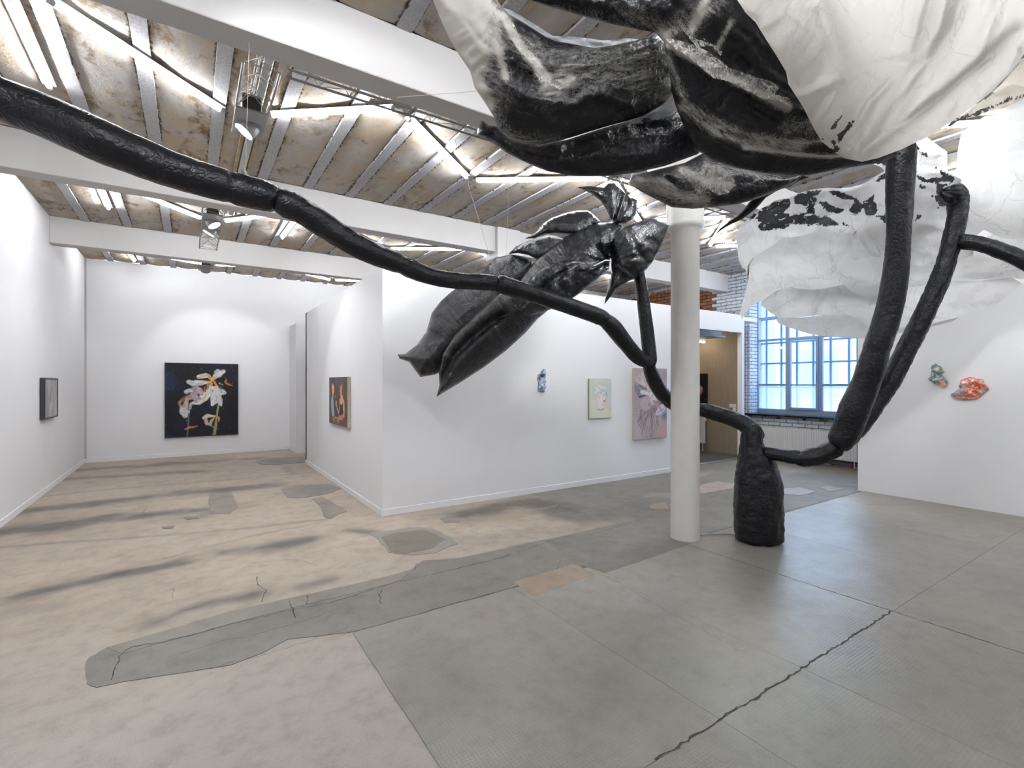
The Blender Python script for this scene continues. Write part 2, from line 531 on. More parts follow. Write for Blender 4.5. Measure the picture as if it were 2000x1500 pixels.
def paper(name, front, back, clear, trans=0.55, seams=0.5, lace=False):
    M = Mat(name)
    p = M.pos()
    dv = M.nd('ShaderNodeVectorMath', {0: p, 1: M.scale(M.noise(p, 2.0, 4, col=True), (0.5, 0.5, 0.5))}, operation='ADD').outputs[0]
    v = M.nd('ShaderNodeTexVoronoi', {'Vector': dv, 'Scale': 3.3}, feature='DISTANCE_TO_EDGE').outputs['Distance']
    ln = M.math('SUBTRACT', 1.0, M.smooth(v, 0.004, 0.022))
    ln = M.math('MULTIPLY', ln, M.smooth(M.noise(p, 3.0, 3), 0.42, 0.60))
    v2 = M.nd('ShaderNodeTexVoronoi', {'Vector': M.scale(dv, (1, 2.4, 1.3)), 'Scale': 5.0}).outputs['Color']
    pt = M.math('MULTIPLY', M.math('GREATER_THAN', M.nd('ShaderNodeSeparateColor', {0: v2}).outputs[0], 0.72), 0.22)
    fib = M.math('MULTIPLY', M.smooth(M.noise(M.scale(dv, (1, 7, 3)), 3.5, 7, 0.7, 0.6), 0.55, 0.72), 0.3)
    dark = M.math('MULTIPLY', M.math('ADD', M.math('ADD', M.math('MULTIPLY', ln, 0.75), pt), fib), seams, clamp=True)
    cf = M.mix(dark, rgba(*front), rgba(*[c * 0.86 for c in front]))
    cb = M.mix(dark, rgba(*back), rgba(*[c * 0.80 for c in back]))
    d = M.nd('ShaderNodeBsdfDiffuse', {'Color': cf})
    t = M.nd('ShaderNodeBsdfTranslucent', {'Color': cb})
    g = M.nd('ShaderNodeBsdfGlossy', {'Roughness': 0.35, 'Color': (1, 1, 1, 1)})
    b = M.math('ADD', M.noise(M.scale(dv, (1, 3, 2)), 7, 7, 0.65, 0.8), M.math('MULTIPLY', ln, 0.05))
    M.bump(b, 0.40, 0.02, [d, t, g])
    x = M.nd('ShaderNodeMixShader', {0: trans, 1: d.outputs[0], 2: t.outputs[0]})
    x2 = M.nd('ShaderNodeMixShader', {0: 0.035, 1: x.outputs[0], 2: g.outputs[0]})
    tr = M.nd('ShaderNodeBsdfTransparent')
    y = M.nd('ShaderNodeMixShader', {0: M.math('MULTIPLY', M.math('SUBTRACT', 1.0, dark), clear), 1: x2.outputs[0], 2: tr.outputs[0]})
    if lace:
        lh = M.smooth(M.noise(M.scale(dv, (1, 2, 1)), 26, 8, 0.75, 1.5), 0.46, 0.60)
        y = M.nd('ShaderNodeMixShader', {0: M.math('ADD', M.math('MULTIPLY', lh, 0.75), 0.22, clamp=True), 1: tr.outputs[0], 2: x2.outputs[0]})
    # torn black foil patches
    k = M.math('ADD', M.attr('black'), M.math('MULTIPLY', M.math('SUBTRACT', M.noise(p, 15, 8, 0.72, 0.8), 0.5), 3.9))
    kf = M.math('MULTIPLY', M.smooth(k, 0.54, 0.58), M.math('GREATER_THAN', M.attr('black'), 0.08))
    M.b.inputs['Base Color'].default_value = (0.02, 0.021, 0.024, 1)
    M.b.inputs['Roughness'].default_value = 0.4
    M.bump(M.noise(p, 20, 5, 0.6, 1.0), 0.6, 0.012)
    z = M.nd('ShaderNodeMixShader', {0: kf, 1: y.outputs[0], 2: M.b.outputs[0]})
    M.l.new(z.outputs[0], M.out.inputs[0])
    return M.m
PAPERF = paper('white_paper_front', (238, 235, 229), (240, 237, 231), 0.0, 0.5, 0.5)
PAPERB = paper('white_paper_rear', (232, 232, 233), (240, 240, 240), 0.0, 0.55, 0.75)
LACE = paper('torn_paper_lace', (232, 230, 226), (236, 232, 226), 0.0, 0.4, 0.5, True)
PAPERG = paper('silver_grey_paper', (160, 163, 168), (170, 172, 176), 0.0, 0.3, 0.6)
PAPERC = paper('cream_paper', (228, 222, 208), (230, 224, 208), 0.05, 0.45, 0.4)

M = Mat('flat_paint', rough=0.55, spec=0.3)
M.color(M.attr('col', 'Color'))
M.bump(M.noise(M.pos(), 90, 4), 0.1, 0.003)
PAINT = M.m
M = Mat('glazed_ceramic', rough=0.3)
M.color(M.attr('col', 'Color'))
CERAM = M.m

def brick_mat(name, paint, bare):
    M = Mat(name, rough=0.8, spec=0.25)
    p = M.pos()
    f = M.noise(p, 12, 6, 0.7)
    w = M.nd('ShaderNodeObjectInfo').outputs['Random']
    b = M.ramp(w, [(0.0, rgba(140, 88, 64)), (0.5, rgba(160, 108, 80)), (1.0, rgba(116, 76, 58))])
    c = M.mix(M.smooth(f, paint[0], paint[1]), rgba(*bare), b)
    M.color(c)
    M.bump(M.noise(p, 50, 5, 0.7), 0.5, 0.008)
    return M.m
BRICKW = brick_mat('whitewashed_brick', (0.62, 0.65), (214, 220, 230))
BRICKO = brick_mat('bare_brick', (0.30, 0.70), (120, 84, 64))

M = Mat('fibre_board', rough=0.8, spec=0.2)
p = M.pos()
f = M.noise(M.scale(p, (1, 1, 0.12)), 22, 6, 0.7)
M.color(M.ramp(f, [(0.3, rgba(142, 128, 114)), (0.7, rgba(158, 144, 129))]))
M.bump(f, 0.1, 0.004)
BOARD = M.m

# ------------------------------------------------------------------ structure: floor
XL, XR, XW = -1.75, 8.30, 10.40
YN, YB, ZC = -4.0, 12.85, 4.10
BEAMS = [(-3.16, -2.94), (0.07, 0.29), (3.30, 3.52), (6.67, 6.90), (9.90, 10.12)]

STAINS = [([(150, 918), (300, 908), (400, 902)], .17, .62), ([(125, 935), (280, 927), (400, 921)], .12, .55),
          ([(440, 898), (500, 895)], .12, .5), ([(50, 1000), (200, 981), (330, 966), (430, 957)], .16, .8),
          ([(450, 955), (540, 949)], .13, .75), ([(0, 1042), (120, 1024), (280, 1008), (400, 997)], .19, .9),
          ([(60, 1158), (140, 1143), (230, 1122), (350, 1101)], .085, .95), ([(450, 1076), (520, 1068), (600, 1053)], .10, .95),
          ([(310, 1215), (360, 1192), (420, 1175), (490, 1163)], .085, .95), ([(590, 1147), (650, 1132)], .05, .6),
          ([(900, 1002), (1000, 985), (1120, 975)], .20, .9), ([(1100, 1000), (1300, 975)], .30, .8),
          ([(700, 1035), (740, 1042)], .05, .4), ([(30, 1190), (90, 1185)], .08, .3), ([(680, 1035), (720, 1040)], .05, .6)]
LINES = [([(60, 972), (200, 957), (430, 938), (615, 922)], .035, .7), ([(560, 910), (572, 927)], .06, .6),
         ([(0, 1069), (120, 1060), (300, 1047), (450, 1035), (640, 1014)], .035, .75),
         ([(230, 1112), (290, 1100), (400, 1070), (500, 1045), (640, 1018)], .016, .7), ([(0, 1436), (100, 1400), (200, 1375)], .012, .35)]
def world_line(pts): return [ground(*q) for q in pts]

def floor_colour(X, Y):
    P = np.stack([X, Y], 1)
    wob = fbm(X * 2.6, Y * 4.2, 1.0, 5) - 0.5
    beige = lin(176, 163, 150)
    c = np.tile(beige, (len(X), 1))
    big = fbm(X * .9, Y * .9, 5.0)[:, None]
    c *= 0.86 + 0.28 * big
    # the near part is greyer and paler than the far part
    near = np.clip((4.4 - Y) / 1.6, 0, 1)[:, None]
    c = c * (1 - near) + near * lin(174, 168, 160) * (0.9 + 0.2 * big)
    c = c * (1 - .12 * np.clip(fbm(X * 2.2, Y * 3, 9) * 3 - 1.4, 0, 1)[:, None] * (1 - near))
    for pts, w, s in STAINS:
        w = w * 1.3
        d, _ = seg_dist(P, world_line(pts))
        k = (s * np.exp(-(np.clip(d + wob * w * 2.6, 0, 9) / w) ** 2 * 0.9))[:, None] * (.8 + .4 * fbm(X * 8, Y * 8, 6))[:, None]
        c = c * (1 - k) + k * lin(92, 88, 85)
        ring = (0.25 * s * np.exp(-((d - 1.9 * w) / (w * .5)) ** 2))[:, None]
        c = c * (1 - ring) + ring * lin(160, 140, 114)
    for pts, w, s in LINES:
        d, _ = seg_dist(P, world_line(pts))
        k = (s * np.clip(1.6 - (d + wob * w) / w, 0, 1))[:, None]
        c = c * (1 - k) + k * lin(140, 132, 124)
    # greyer concrete towards the column and the window
    zone = np.clip(np.maximum((X - 3.9 + wob * 1.0) / 0.35, np.minimum((X - 2.3) / .1, (4.02 - Y + wob * .12) / .03)), 0, 1)[:, None]
    g2 = lin(130, 126, 120) * (0.75 + 0.5 * fbm(X * 1.6, Y * 1.6, 3))[:, None]
    c = c * (1 - zone) + zone * g2
    pale = (np.clip(fbm(X * 1.4, Y * 2.6, 21) * 6 - 3.5, 0, 1) * (X > 4.6))[:, None]
    c = c * (1 - .6 * pale) + .6 * pale * lin(164, 155, 148)
    brown = (np.clip((X - 9.2) / .6, 0, 1) * .6)[:, None]
    c = c * (1 - brown) + brown * lin(120, 100, 80)
    under = ((X > 0.87) & (Y < 3.2))[:, None]
    c = np.where(under, lin(100, 98, 92), c)
    return c

def slab_colour(X, Y, tone):
    b = lin(146, 143, 136) * tone
    c = np.tile(b, (len(X), 1))
    c *= (0.66 + 0.68 * fbm(X * 1.1, Y * 1.1, 31, 5))[:, None]
    c *= (0.86 + 0.28 * fbm(X * 3.3, Y * 1.2, 33, 5))[:, None]
    warm = np.clip(fbm(X * 1.7, Y * 1.7, 40, 5) * 2.2 - .7, 0, 1)[:, None]
    c = c * (1 - .4 * warm) + .4 * warm * lin(142, 128, 116)
    gr = np.clip(fbm(X * 1.3, Y * 1.3, 50, 5) * 2.2 - .8, 0, 1)[:, None]
    c = c * (1 - .42 * gr) + .42 * gr * lin(108, 110, 100)
    return c

nx, ny = 270, 340
xs = np.linspace(XL, XW, nx + 1); ys = np.linspace(YN, YB, ny + 1)
ys = np.concatenate([[YN], np.linspace(0.4, YB, ny)])
GX, GY = np.meshgrid(xs, ys, indexing='ij')
V = np.stack([GX.ravel(), GY.ravel(), np.zeros(GX.size)], 1)
floor = link('floor', mesh('floor', V, grid(nx, ny), FLOORM, col=floor_colour(V[:, 0], V[:, 1])), kind='structure')
sub = MB().box((XL - .3, YN - .3, -0.25), (XW + .35, YB + .3, -0.006)).build('subfloor', MORTAR, floor)

def joint(k, s):  # jagged joint lines
    amp = {1: .014, 2: .012}.get(k, .003)
    return amp * 2 * (fbm(np.asarray(s) * 5.0, k * 9.1, 2.0, 5) - 0.5)
SX = [0.87, 2.10, 2.86, 4.10, 5.25, 6.55, XR - .004]
SXA = [.004, .004, .003, .002, .003, .003, 0]
SY = [-4.0, -0.35, 1.39, 3.17]
SYA = [0, .004, .002, .008]
for i in range(len(SX) - 1):
    for j in range(len(SY) - 1):
        if j == 0 and i > 5: continue
        x0, x1, y0, y1 = SX[i], SX[i + 1], SY[j], SY[j + 1]
        na, nb = max(8, int((x1 - x0) / .05)), (8 if j == 0 else max(8, int((y1 - y0) / .05)))
        U, W = np.meshgrid(np.linspace(0, 1, na + 1), np.linspace(0, 1, nb + 1), indexing='ij')
        jx = lambda k, s: SXA[k] * 2 * (fbm(s * 6.0, k * 9.1, 2.0, 5) - .5)
        jy = lambda k, s: SYA[k] * 2 * (fbm(s * 6.0, k * 5.3, 7.0, 5) - .5)
        Y_ = y0 + (y1 - y0) * W
        X_ = (x0 + jx(i, Y_) + .0012) * (1 - U) + (x1 + jx(i + 1, Y_) - .0012) * U
        Y_ = (y0 + jy(j, X_) + .0012) * (1 - W) + (y1 + jy(j + 1, X_) - .0012) * W
        V = np.stack([X_.ravel(), Y_.ravel(), np.full(X_.size, .005)], 1)
        Fq = [list(map(int, f)) for f in grid(na, nb)]
        tone = 1 + 0.10 * (random.random() - .5)
        colr = slab_colour(V[:, 0], V[:, 1], tone)
        loop = [a * (nb + 1) for a in range(na + 1)] + [na * (nb + 1) + b for b in range(1, nb + 1)] + [a * (nb + 1) + nb for a in range(na - 1, -1, -1)] + [b for b in range(nb - 1, 0, -1)]
        L = len(loop); base = len(V)
        low = V[loop].copy(); low[:, 2] = -.004
        V = np.vstack([V, low]); colr = np.vstack([colr, colr[loop]])
        Fq += [[loop[a], base + a, base + (a + 1) % L, loop[(a + 1) % L]] for a in range(L)]
        link('floor_slab', mesh('floor_slab', V, Fq, SLABM, col=colr), floor)

def poly_patch(name, pts, mat, col, z=.004, parent=floor, rag=.02, step=.035, label=None, var=.2):
    """flat ragged slab of cement set in the floor, from an outline in metres"""
    pts = np.array(pts, float)
    if name == 'cement_band': pts[(pts[:, 0] > .84) & (pts[:, 1] < 3.42), 1] = 3.185
    out = []
    for a, b in zip(pts, np.roll(pts, -1, 0)):
        n = max(1, int(np.hypot(*(b - a)) / step))
        for k in range(n): out.append(a + (b - a) * k / n)
    out = np.array(out)
    cen = out.mean(0)
    n = fbm(out[:, 0] * 9, out[:, 1] * 9, 3.0, 4) - .5
    dirv = out - cen
    dirv /= np.maximum(np.hypot(*dirv.T), 1e-6)[:, None]
    out = out + dirv * (n * rag * 3 + (fbm(out[:, 0] * 40, out[:, 1] * 40, 5.0, 2) - .5) * rag)[:, None]
    lo, hi = out.min(0), out.max(0)
    gx, gy = np.meshgrid(np.arange(lo[0], hi[0], .06), np.arange(lo[1], hi[1], .06), indexing='ij')
    G = np.stack([gx.ravel(), gy.ravel()], 1)
    d, _ = seg_dist(G, out, True)
    G = G[inside(G, out) & (d > .025)]
    allp = [Vector(map(float, q)) for q in np.vstack([out, G])]
    r = geometry.delaunay_2d_cdt(allp, [], [list(range(len(out)))], 1, 1e-5)
    V2, Fc = np.array([list(v) for v in r[0]]), [list(f) for f in r[2]]
    V = np.column_stack([V2, np.full(len(V2), z)])
    c = .80 * lin(*col) * (1 - var + 2 * var * fbm(V[:, 0] * 2.5, V[:, 1] * 2.5, 8))[:, None]
    nb = len(out)
    B = len(V)
    low = V[:nb].copy(); low[:, 2] = -.003
    V = np.vstack([V, low]); c = np.vstack([c, c[:nb]])
    Fc += [[a, B + a, B + (a + 1) % nb, (a + 1) % nb] for a in range(nb)]
    return link(name, mesh(name, V, Fc, mat, col=c), parent, label=label)

def gp(zpts, s=1.0, ox=0, oy=0): return [ground(ox + a / s, oy + b / s) for a, b in zpts]
poly_patch('cement_band', gp([(335, 972), (332, 920), (350, 870), (420, 830), (545, 795), (760, 730), (900, 690), (1120, 640), (1260, 610), (1420, 575), (1600, 530), (1650, 492), (1800, 480), (1990, 440), (2120, 410), (2200, 470), (2140, 540), (2000, 582), (1800, 622), (1600, 680), (1365, 745), (1120, 800), (1030, 850), (900, 900), (700, 930), (480, 965), (385, 985)], 2, 0, 850), PATCHM, (140, 134, 127), .004, rag=.012, label='long dark grey cement band across the floor')
poly_patch('cement_strip', gp([(420, 832), (545, 797), (760, 732), (900, 692), (1120, 642), (1260, 612), (1420, 577), (1600, 532), (1650, 500), (1560, 570), (1400, 615), (1180, 668), (1000, 712), (800, 768), (600, 822), (480, 858)], 2, 0, 850), PATCHM, (150, 144, 134), .0055, rag=.006, label='paler strip along the far edge of the cement band')
for zp, colr, lab in [
    ([(1000, 103), (1040, 92), (1180, 84), (1200, 95), (1190, 106), (1080, 116), (1010, 114)], (138, 130, 122), None),
    ([(816, 232), (905, 226), (930, 278), (900, 306), (824, 308), (816, 276)], (150, 142, 132), None),
    ([(1098, 212), (1140, 198), (1280, 190), (1336, 208), (1280, 230), (1180, 246), (1120, 244)], (146, 138, 132), None),
    ([(1218, 248), (1260, 242), (1300, 262), (1358, 298), (1320, 310), (1290, 330), (1262, 316), (1256, 285)], (152, 142, 132), None),
    ([(1440, 385), (1470, 400), (1520, 458), (1600, 470), (1700, 460), (1786, 424), (1760, 400), (1700, 366), (1640, 360), (1600, 362), (1480, 378)], (158, 152, 142), 'pale cement rim of the large floor patch'),
    ([(720, 322), (770, 318), (775, 326), (730, 330)], (120, 114, 106), None),
    ([(632, 360), (676, 356), (680, 364), (650, 368), (635, 366)], (120, 114, 106), None),
    ([(1720, 325), (1740, 322), (1800, 330), (1800, 340), (1740, 342)], (140, 132, 124), None)]:
    poly_patch('floor_patch', gp(zp, 2, 0, 850), PATCHM, colr, .004, rag=.02, label=lab)
poly_patch('floor_patch', gp([(1490, 400), (1540, 384), (1660, 370), (1740, 408), (1690, 444), (1580, 464), (1525, 455)], 2, 0, 850), PATCHM, (132, 122, 110), .0055, rag=.012, label='darker heart of the large floor patch')
for zp, colr in [([(5, 575), (240, 506), (332, 545), (85, 632)], (172, 152, 134)), ([(268, 510), (430, 452), (590, 402), (700, 426), (600, 460), (362, 543)], (126, 122, 116)),
                 ([(530, 275), (600, 262), (614, 292), (545, 290)], (160, 144, 128)), ([(735, 195), (800, 180), (868, 190), (868, 208), (735, 232)], (186, 172, 164)),
                 ([(1060, 210), (1120, 205), (1190, 222), (1130, 236), (1062, 232)], (176, 168, 162)), ([(1200, 205), (1240, 198), (1300, 212), (1240, 222)], (150, 144, 138))]:
    poly_patch('floor_patch', gp(zp, 2, 1000, 850), PATCHM, colr, .0055, rag=.012)

def crack(pts, w=.004, name='crack', parent=floor, z=.0075, jag=.012):
    P = np.array([ground(*q) for q in pts])
    if w == .0045: P[:, 1] = 1.39
    if w == .0028: P[:, 0] = 4.10
    out = [P[0]]
    for a, b in zip(P[:-1], P[1:]):
        n = max(2, int(np.hypot(*(b - a)) / .03))
        for k in range(1, n + 1): out.append(a + (b - a) * k / n)
    out = np.array(out)
    d = np.gradient(out, axis=0); d /= np.maximum(np.hypot(*d.T), 1e-6)[:, None]
    nrm = np.stack([-d[:, 1], d[:, 0]], 1)
    out = out + nrm * (rng.random(len(out)) - .5)[:, None] * jag * 1.6
    ww = w * (0.3 + rng.random(len(out)))[:, None]
    A, B = out + nrm * ww, out - nrm * ww
    V = np.vstack([np.column_stack([A, np.full(len(A), z)]), np.column_stack([B, np.full(len(B), z)])])
    n = len(A)
    link(name, mesh(name, V, [[i, i + n, i + n + 1, i + 1] for i in range(n - 1)], CRACKM), parent)
crack([ground(*q) and q for q in [(1290, 1496), (1330, 1465), (1380, 1432), (1415, 1415), (1480, 1362), (1530, 1330), (1570, 1302), (1610, 1272), (1660, 1235), (1700, 1212), (1732, 1192)]], .0045, jag=.012)
crack([(1360, 1065), (1500, 1112), (1600, 1146), (1730, 1192), (1860, 1240), (2000, 1281)], .0028)
crack([(1185, 1127), (1280, 1182), (1450, 1275)], .001)
h2 = lambda L: [(a / 2, 850 + b / 2) for a, b in L]
g2_ = lambda L: [(1000 + a / 2, 850 + b / 2) for a, b in L]
for L, w in [(h2([(440, 960), (455, 905), (470, 860), (520, 830), (640, 810), (760, 782), (900, 742), (1100, 695), (1300, 655), (1440, 610), (1560, 575), (1700, 545), (2000, 470)]), .003),
             (h2([(700, 860), (860, 810), (960, 790), (1140, 745), (1300, 690)]), .0015), (h2([(1130, 650), (1145, 690), (1160, 720)]), .004), (h2([(1200, 630), (1200, 665)]), .003),
             (h2([(1500, 600), (1480, 625), (1490, 660)]), .003), (h2([(1000, 555), (1010, 590), (1040, 610), (1020, 655)]), .003), (h2([(940, 525), (1000, 500), (1110, 490), (1180, 490), (1240, 515)]), .0015),
             (h2([(680, 600), (672, 640)]), .0012), (h2([(1630, 505), (1615, 530)]), .002), (h2([(570, 320), (560, 300), (590, 260)]), .002),
             (h2([(800, 920), (1000, 870), (1200, 810), (1365, 752)]), .0015),
             (g2_([(20, 460), (200, 400), (310, 390), (420, 430), (560, 440)]), .002), (g2_([(1030, 250), (1340, 240)]), .003), (g2_([(160, 305), (190, 270), (215, 265)]), .003),
             (g2_([(300, 395), (600, 300), (870, 215)]), .002), (g2_([(730, 405), (870, 390)]), .001)]:
    crack(L, w)

# ------------------------------------------------------------------ structure: walls
def wall(name, *boxes, mat=WALL, **k):
    m = MB()
    for a, b in boxes: m.box(a, b)
    return m.build(name, mat, kind='structure', **k)
wall('wall_left', ((XL - .2, YN - .2, 0), (XL, YB, ZC)))
wall('wall_back', ((XL - .2, YB, 0), (XW + .3, YB + .2, ZC)))
wall('wall_front', ((XL - .2, YN - .2, 0), (XW + .3, YN, ZC)))
wall('wall_right', ((XR, YN, 0), (XR + .14, 3.24, ZC)))
# free-standing partition box: side face, long face with the passage opening
PX, PY, PZ = 1.93, 5.75, 2.99
wall('wall_partition', ((PX, PY, 0), (PX + .1, 10.40, PZ)), ((PX + .1, PY, 0), (7.60, PY + .1, PZ)),
     ((7.60, PY, 2.625), (9.50, PY + .1, PZ)), ((9.42, PY, 0), (9.50, PY + .1, 2.625)), ((PX, 10.30, 0), (9.9, 10.40, PZ)))
wall('wall_recess', ((2.02, 12.0, 0), (5.6, YB - .002, 2.97)))
for nm, b in (('baseboard_left', ((XL, YN, 0), (XL + .012, YB, .085))), ('baseboard_back', ((XL, YB - .012, 0), (2.0, YB, .085))),
              ('baseboard_partition_side', ((PX - .012, PY - .012, 0), (PX, 10.4, .082))), ('baseboard_partition_front', ((PX, PY - .012, 0), (7.60, PY, .082)))):
    MB().box(*b, bev=.003).build(nm, WALL, kind='structure')
MB().box((XL, YB - .03, 0.085), (XL + .03, YB, ZC)).build('trim_1', plain('corner_gap_shade', (186, 184, 180), .7), kind='structure')  # grey strip paints in the shade of the corner gap

# passage behind the opening
wall('wall_passage', ((10.09, 6.20, 0), (10.17, 10.3, 2.90)), ((7.5, 9.0, 0), (10.09, 9.08, 2.90)), ((7.42, 5.86, 0), (7.5, 9.08, 2.90)), mat=BOARD)
MB().box((7.42, 5.86, 2.90), (10.17, 9.08, 2.98)).build('ceiling_passage', WALL, kind='structure')
MB().box((7.5, 6.02, 0), (10.09, 9.0, 0.012)).build('floor_passage', DARKFL, kind='structure')
MB().box((7.5, 5.96, 0), (10.10, 6.02, 0.02), .003).build('trim_2', THRESH, kind='structure')
t = empty('soffit_light', (9.0, 6.6, 2.5), label='flat grey light box with warm glow under the passage ceiling', cat='light')
MB().box((7.9, 6.25, 2.575), (9.62, 6.95, 2.61), .004).build('panel', LAMPG, t)
MB().box((7.95, 6.98, 2.53), (9.95, 7.03, 2.57)).build('glowing_strip', WARM, t, label='warm glowing strip')
MB().box((8.0, 6.3, 2.61), (9.55, 6.9, 2.895), .004).build('housing', LAMPG, t)

# window wall with the brick courses the photograph shows
Y0W, Y1W, Z0W, Z1W = 3.45, 6.22, 0.93, 3.62
wall('wall_window', ((XW, YN - .2, 0), (XW + .34, Y0W, ZC)), ((XW, Y1W, 0), (XW + .34, YB, ZC)), ((XW, Y0W, 0), (XW + .34, Y1W, Z0W)), ((XW, Y0W, Z1W), (XW + .34, Y1W, ZC)), mat=MORTAR)
ww = bpy.data.objects['wall_window']
bm_ = MB().box((-.5, -.5, -.5), (.5, .5, .5), .0).v
def brick_mesh(sx, sy, sz, mat):
    m = MB().box((-sx / 2, -sy / 2, -sz / 2), (sx / 2, sy / 2, sz / 2), .006)
    return mesh('brick', m.v, m.f, mat)
BW, BO = brick_mesh(.05, .236, .063, BRICKW), brick_mesh(.05, .236, .063, BRICKO)
HW = brick_mesh(.05, .112, .066, BRICKW)
RW, RH = brick_mesh(.238, .05, .066, BRICKW), brick_mesh(.072, .05, .066, BRICKW)
def brick(me, x, y, z):
    o = bpy.data.objects.new('brick', me); COL.objects.link(o); o.parent = ww
    o.location = (x + random.uniform(-.003, .003), y, z)
    o.rotation_euler = (0, 0, random.uniform(-.012, .012))
for k in range(42, 54):
    z = .04 + k * .077
    y = Y1W + .12 + (0 if k % 2 else .125)
    if k % 2 == 0: brick(HW, XW - .021, Y1W + .057, z)
    while y < 8.9:
        brick(BO if y > 7.0 + random.uniform(-.12, .2) and z < 3.98 else BW, XW - .021, y + .004, z); y += .25
MB().box((XW - .004, 7.15, 2.9), (XW + .01, 10.0, 3.95)).build('bare_mortar', plain('brown_mortar', (112, 84, 68), .9, var=.3, vs=14, bump=.4), ww)
for k in range(12, 47):
    z = .04 + k * .077
    if k < 42: brick(HW if k % 2 == 0 else BW, XW - .021, Y1W + (.057 if k % 2 == 0 else .12), z)
    if k % 2: brick(RW, XW + .12, Y1W - .021, z); brick(RH, XW + .285, Y1W - .021, z)
    else: brick(RH, XW + .036, Y1W - .021, z); brick(RW, XW + .20, Y1W - .021, z)
for k in range(7, 11):
    z = .04 + k * .077
    y = 4.1 + (0 if k % 2 else .125)
    while y < Y1W + .1:
        brick(BW, XW - .021, y, z); y += .25

# the window
win = empty('window_1', (XW + .32, 4.8, Z0W), kind='structure')
XF = XW + .32
m = MB()
m.box((XF, Y0W, Z0W), (XF + .07, Y0W + .07, Z1W), .004); m.box((XF, Y1W - .07, Z0W), (XF + .07, Y1W, Z1W), .004)
m.box((XF, Y0W + .07, Z0W), (XF + .07, Y1W - .07, Z0W + .10), .004); m.box((XF, Y0W + .07, Z1W - .07), (XF + .07, Y1W - .07, Z1W), .004)
m.build('window_frame', WINBLUE, win)
YM = [5.52, 4.85, 4.18]
for y in YM: MB().box((XF + .002, y - .035, Z0W + .1), (XF + .068, y + .035, Z1W - .07), .004).build('mullion', WINBLUE, win)
edges = [Y1W - .07] + YM + [Y0W + .07]
for i in range(4):
    a, b = edges[i] - (.035 if i else 0), edges[i + 1] + (.035 if i < 3 else 0)
    for z, h in ((1.56, .045), (2.55, .045), (3.05, .03)):
        if i == 1 and z < 2.5: continue
        MB().box((XF + .004, b, z - h / 2), (XF + .06, a, z + h / 2), .003).build('transom', WINBLUE, win)
    zs = [Z0W + .1, 1.56, 2.55, 3.05, Z1W - .07] if i != 1 else [2.55, 3.05, Z1W - .07]
    for z0, z1 in zip(zs[:-1], zs[1:]):
        MB().box((XF + .03, b, z0), (XF + .034, a, z1)).build('pane', FROST if z1 < 1.6 else GLASS, win)
a, b = YM[0] - .035, YM[1] + .035
c = empty('casement', (XF, (a + b) / 2, 1.8), win)
m = MB(); x0, x1, z0, z1, w = XF - .03, XF + .045, Z0W + .1, 2.55, .05
m.box((x0, b, z0), (x1, b + w, z1), .004); m.box((x0, a - w, z0), (x1, a, z1), .004); m.box((x0, b + w, z0), (x1, a - w, z0 + w), .004)
m.box((x0, b + w, z1 - w), (x1, a - w, z1), .004); m.box((x0 + .01, b + w, 1.545), (x1 - .01, a - w, 1.575), .003)
m.build('casement_frame', WINBLUE, c)
MB().box((XF, b + w, z0 + w), (XF + .004, a - w, 1.545)).build('pane', FROST, c)
MB().box((XF, b + w, 1.575), (XF + .004, a - w, z1 - w)).build('pane', GLASS, c)
MB().box((x0 - .03, b + .015, 1.66), (x0 - .012, b + .03, 1.80), .004).box((x0 - .03, b + .015, 1.70), (x0, b + .03, 1.73), .003).build('handle', STEEL, c, label='small metal handle')
# second, outer window skin
out = empty('window_2', (XW + .62, 4.8, Z0W), kind='structure')
XO = XW + .62
y = Y1W + .25; k = 0
while y > Y0W - .2:
    MB().box((XO, y - .022, Z0W - .1), (XO + .04, y + .022, 3.9), .003).build('mullion', WINOUT, out); y -= .335
for z in (.98, 1.50, 2.04, 2.50, 3.05, 3.6):
    MB().box((XO - .005, Y0W - .2, z - .018), (XO + .045, Y1W + .3, z + .018), .003).build('transom', WINOUT, out)
MB().box((XW + .34, Y1W + .04, .6), (XO + .6, Y1W + .3, 4.1)).build('wall_exterior', FACADE, kind='structure')
sl = MB().box((XW - .16, Y0W - .1, .895), (XW + .32, Y1W - .03, .932), .004).build('window_sill', SILL, kind='structure')

# pale building across the yard
bld = empty('factory_building', (26, 2, 0), label='pale factory building seen across the yard through the window', cat='building')
MB().box((26, -14, -4), (30, 22, 6.2)).build('facade_wall', FACADE, bld)
for yy in range(-3, 20, 3):
    for zz in (-2.4, 1.0):
        fr = MB().box((25.93, yy - 1.0, zz), (26.02, yy + 1.0, zz + 2.4), .02).build('window', FACADE, bld)
        MB().box((25.90, yy - .88, zz + .12), (25.94, yy - .04, zz + 2.28)).build('pane', FACWIN, fr)
        MB().box((25.90, yy + .04, zz + .12), (25.94, yy + .88, zz + 2.28)).build('pane', FACWIN, fr)
MB().box((10.75, -14, -4.2), (30, 24, -4.0)).build('yard_ground', FACADE, kind='structure')

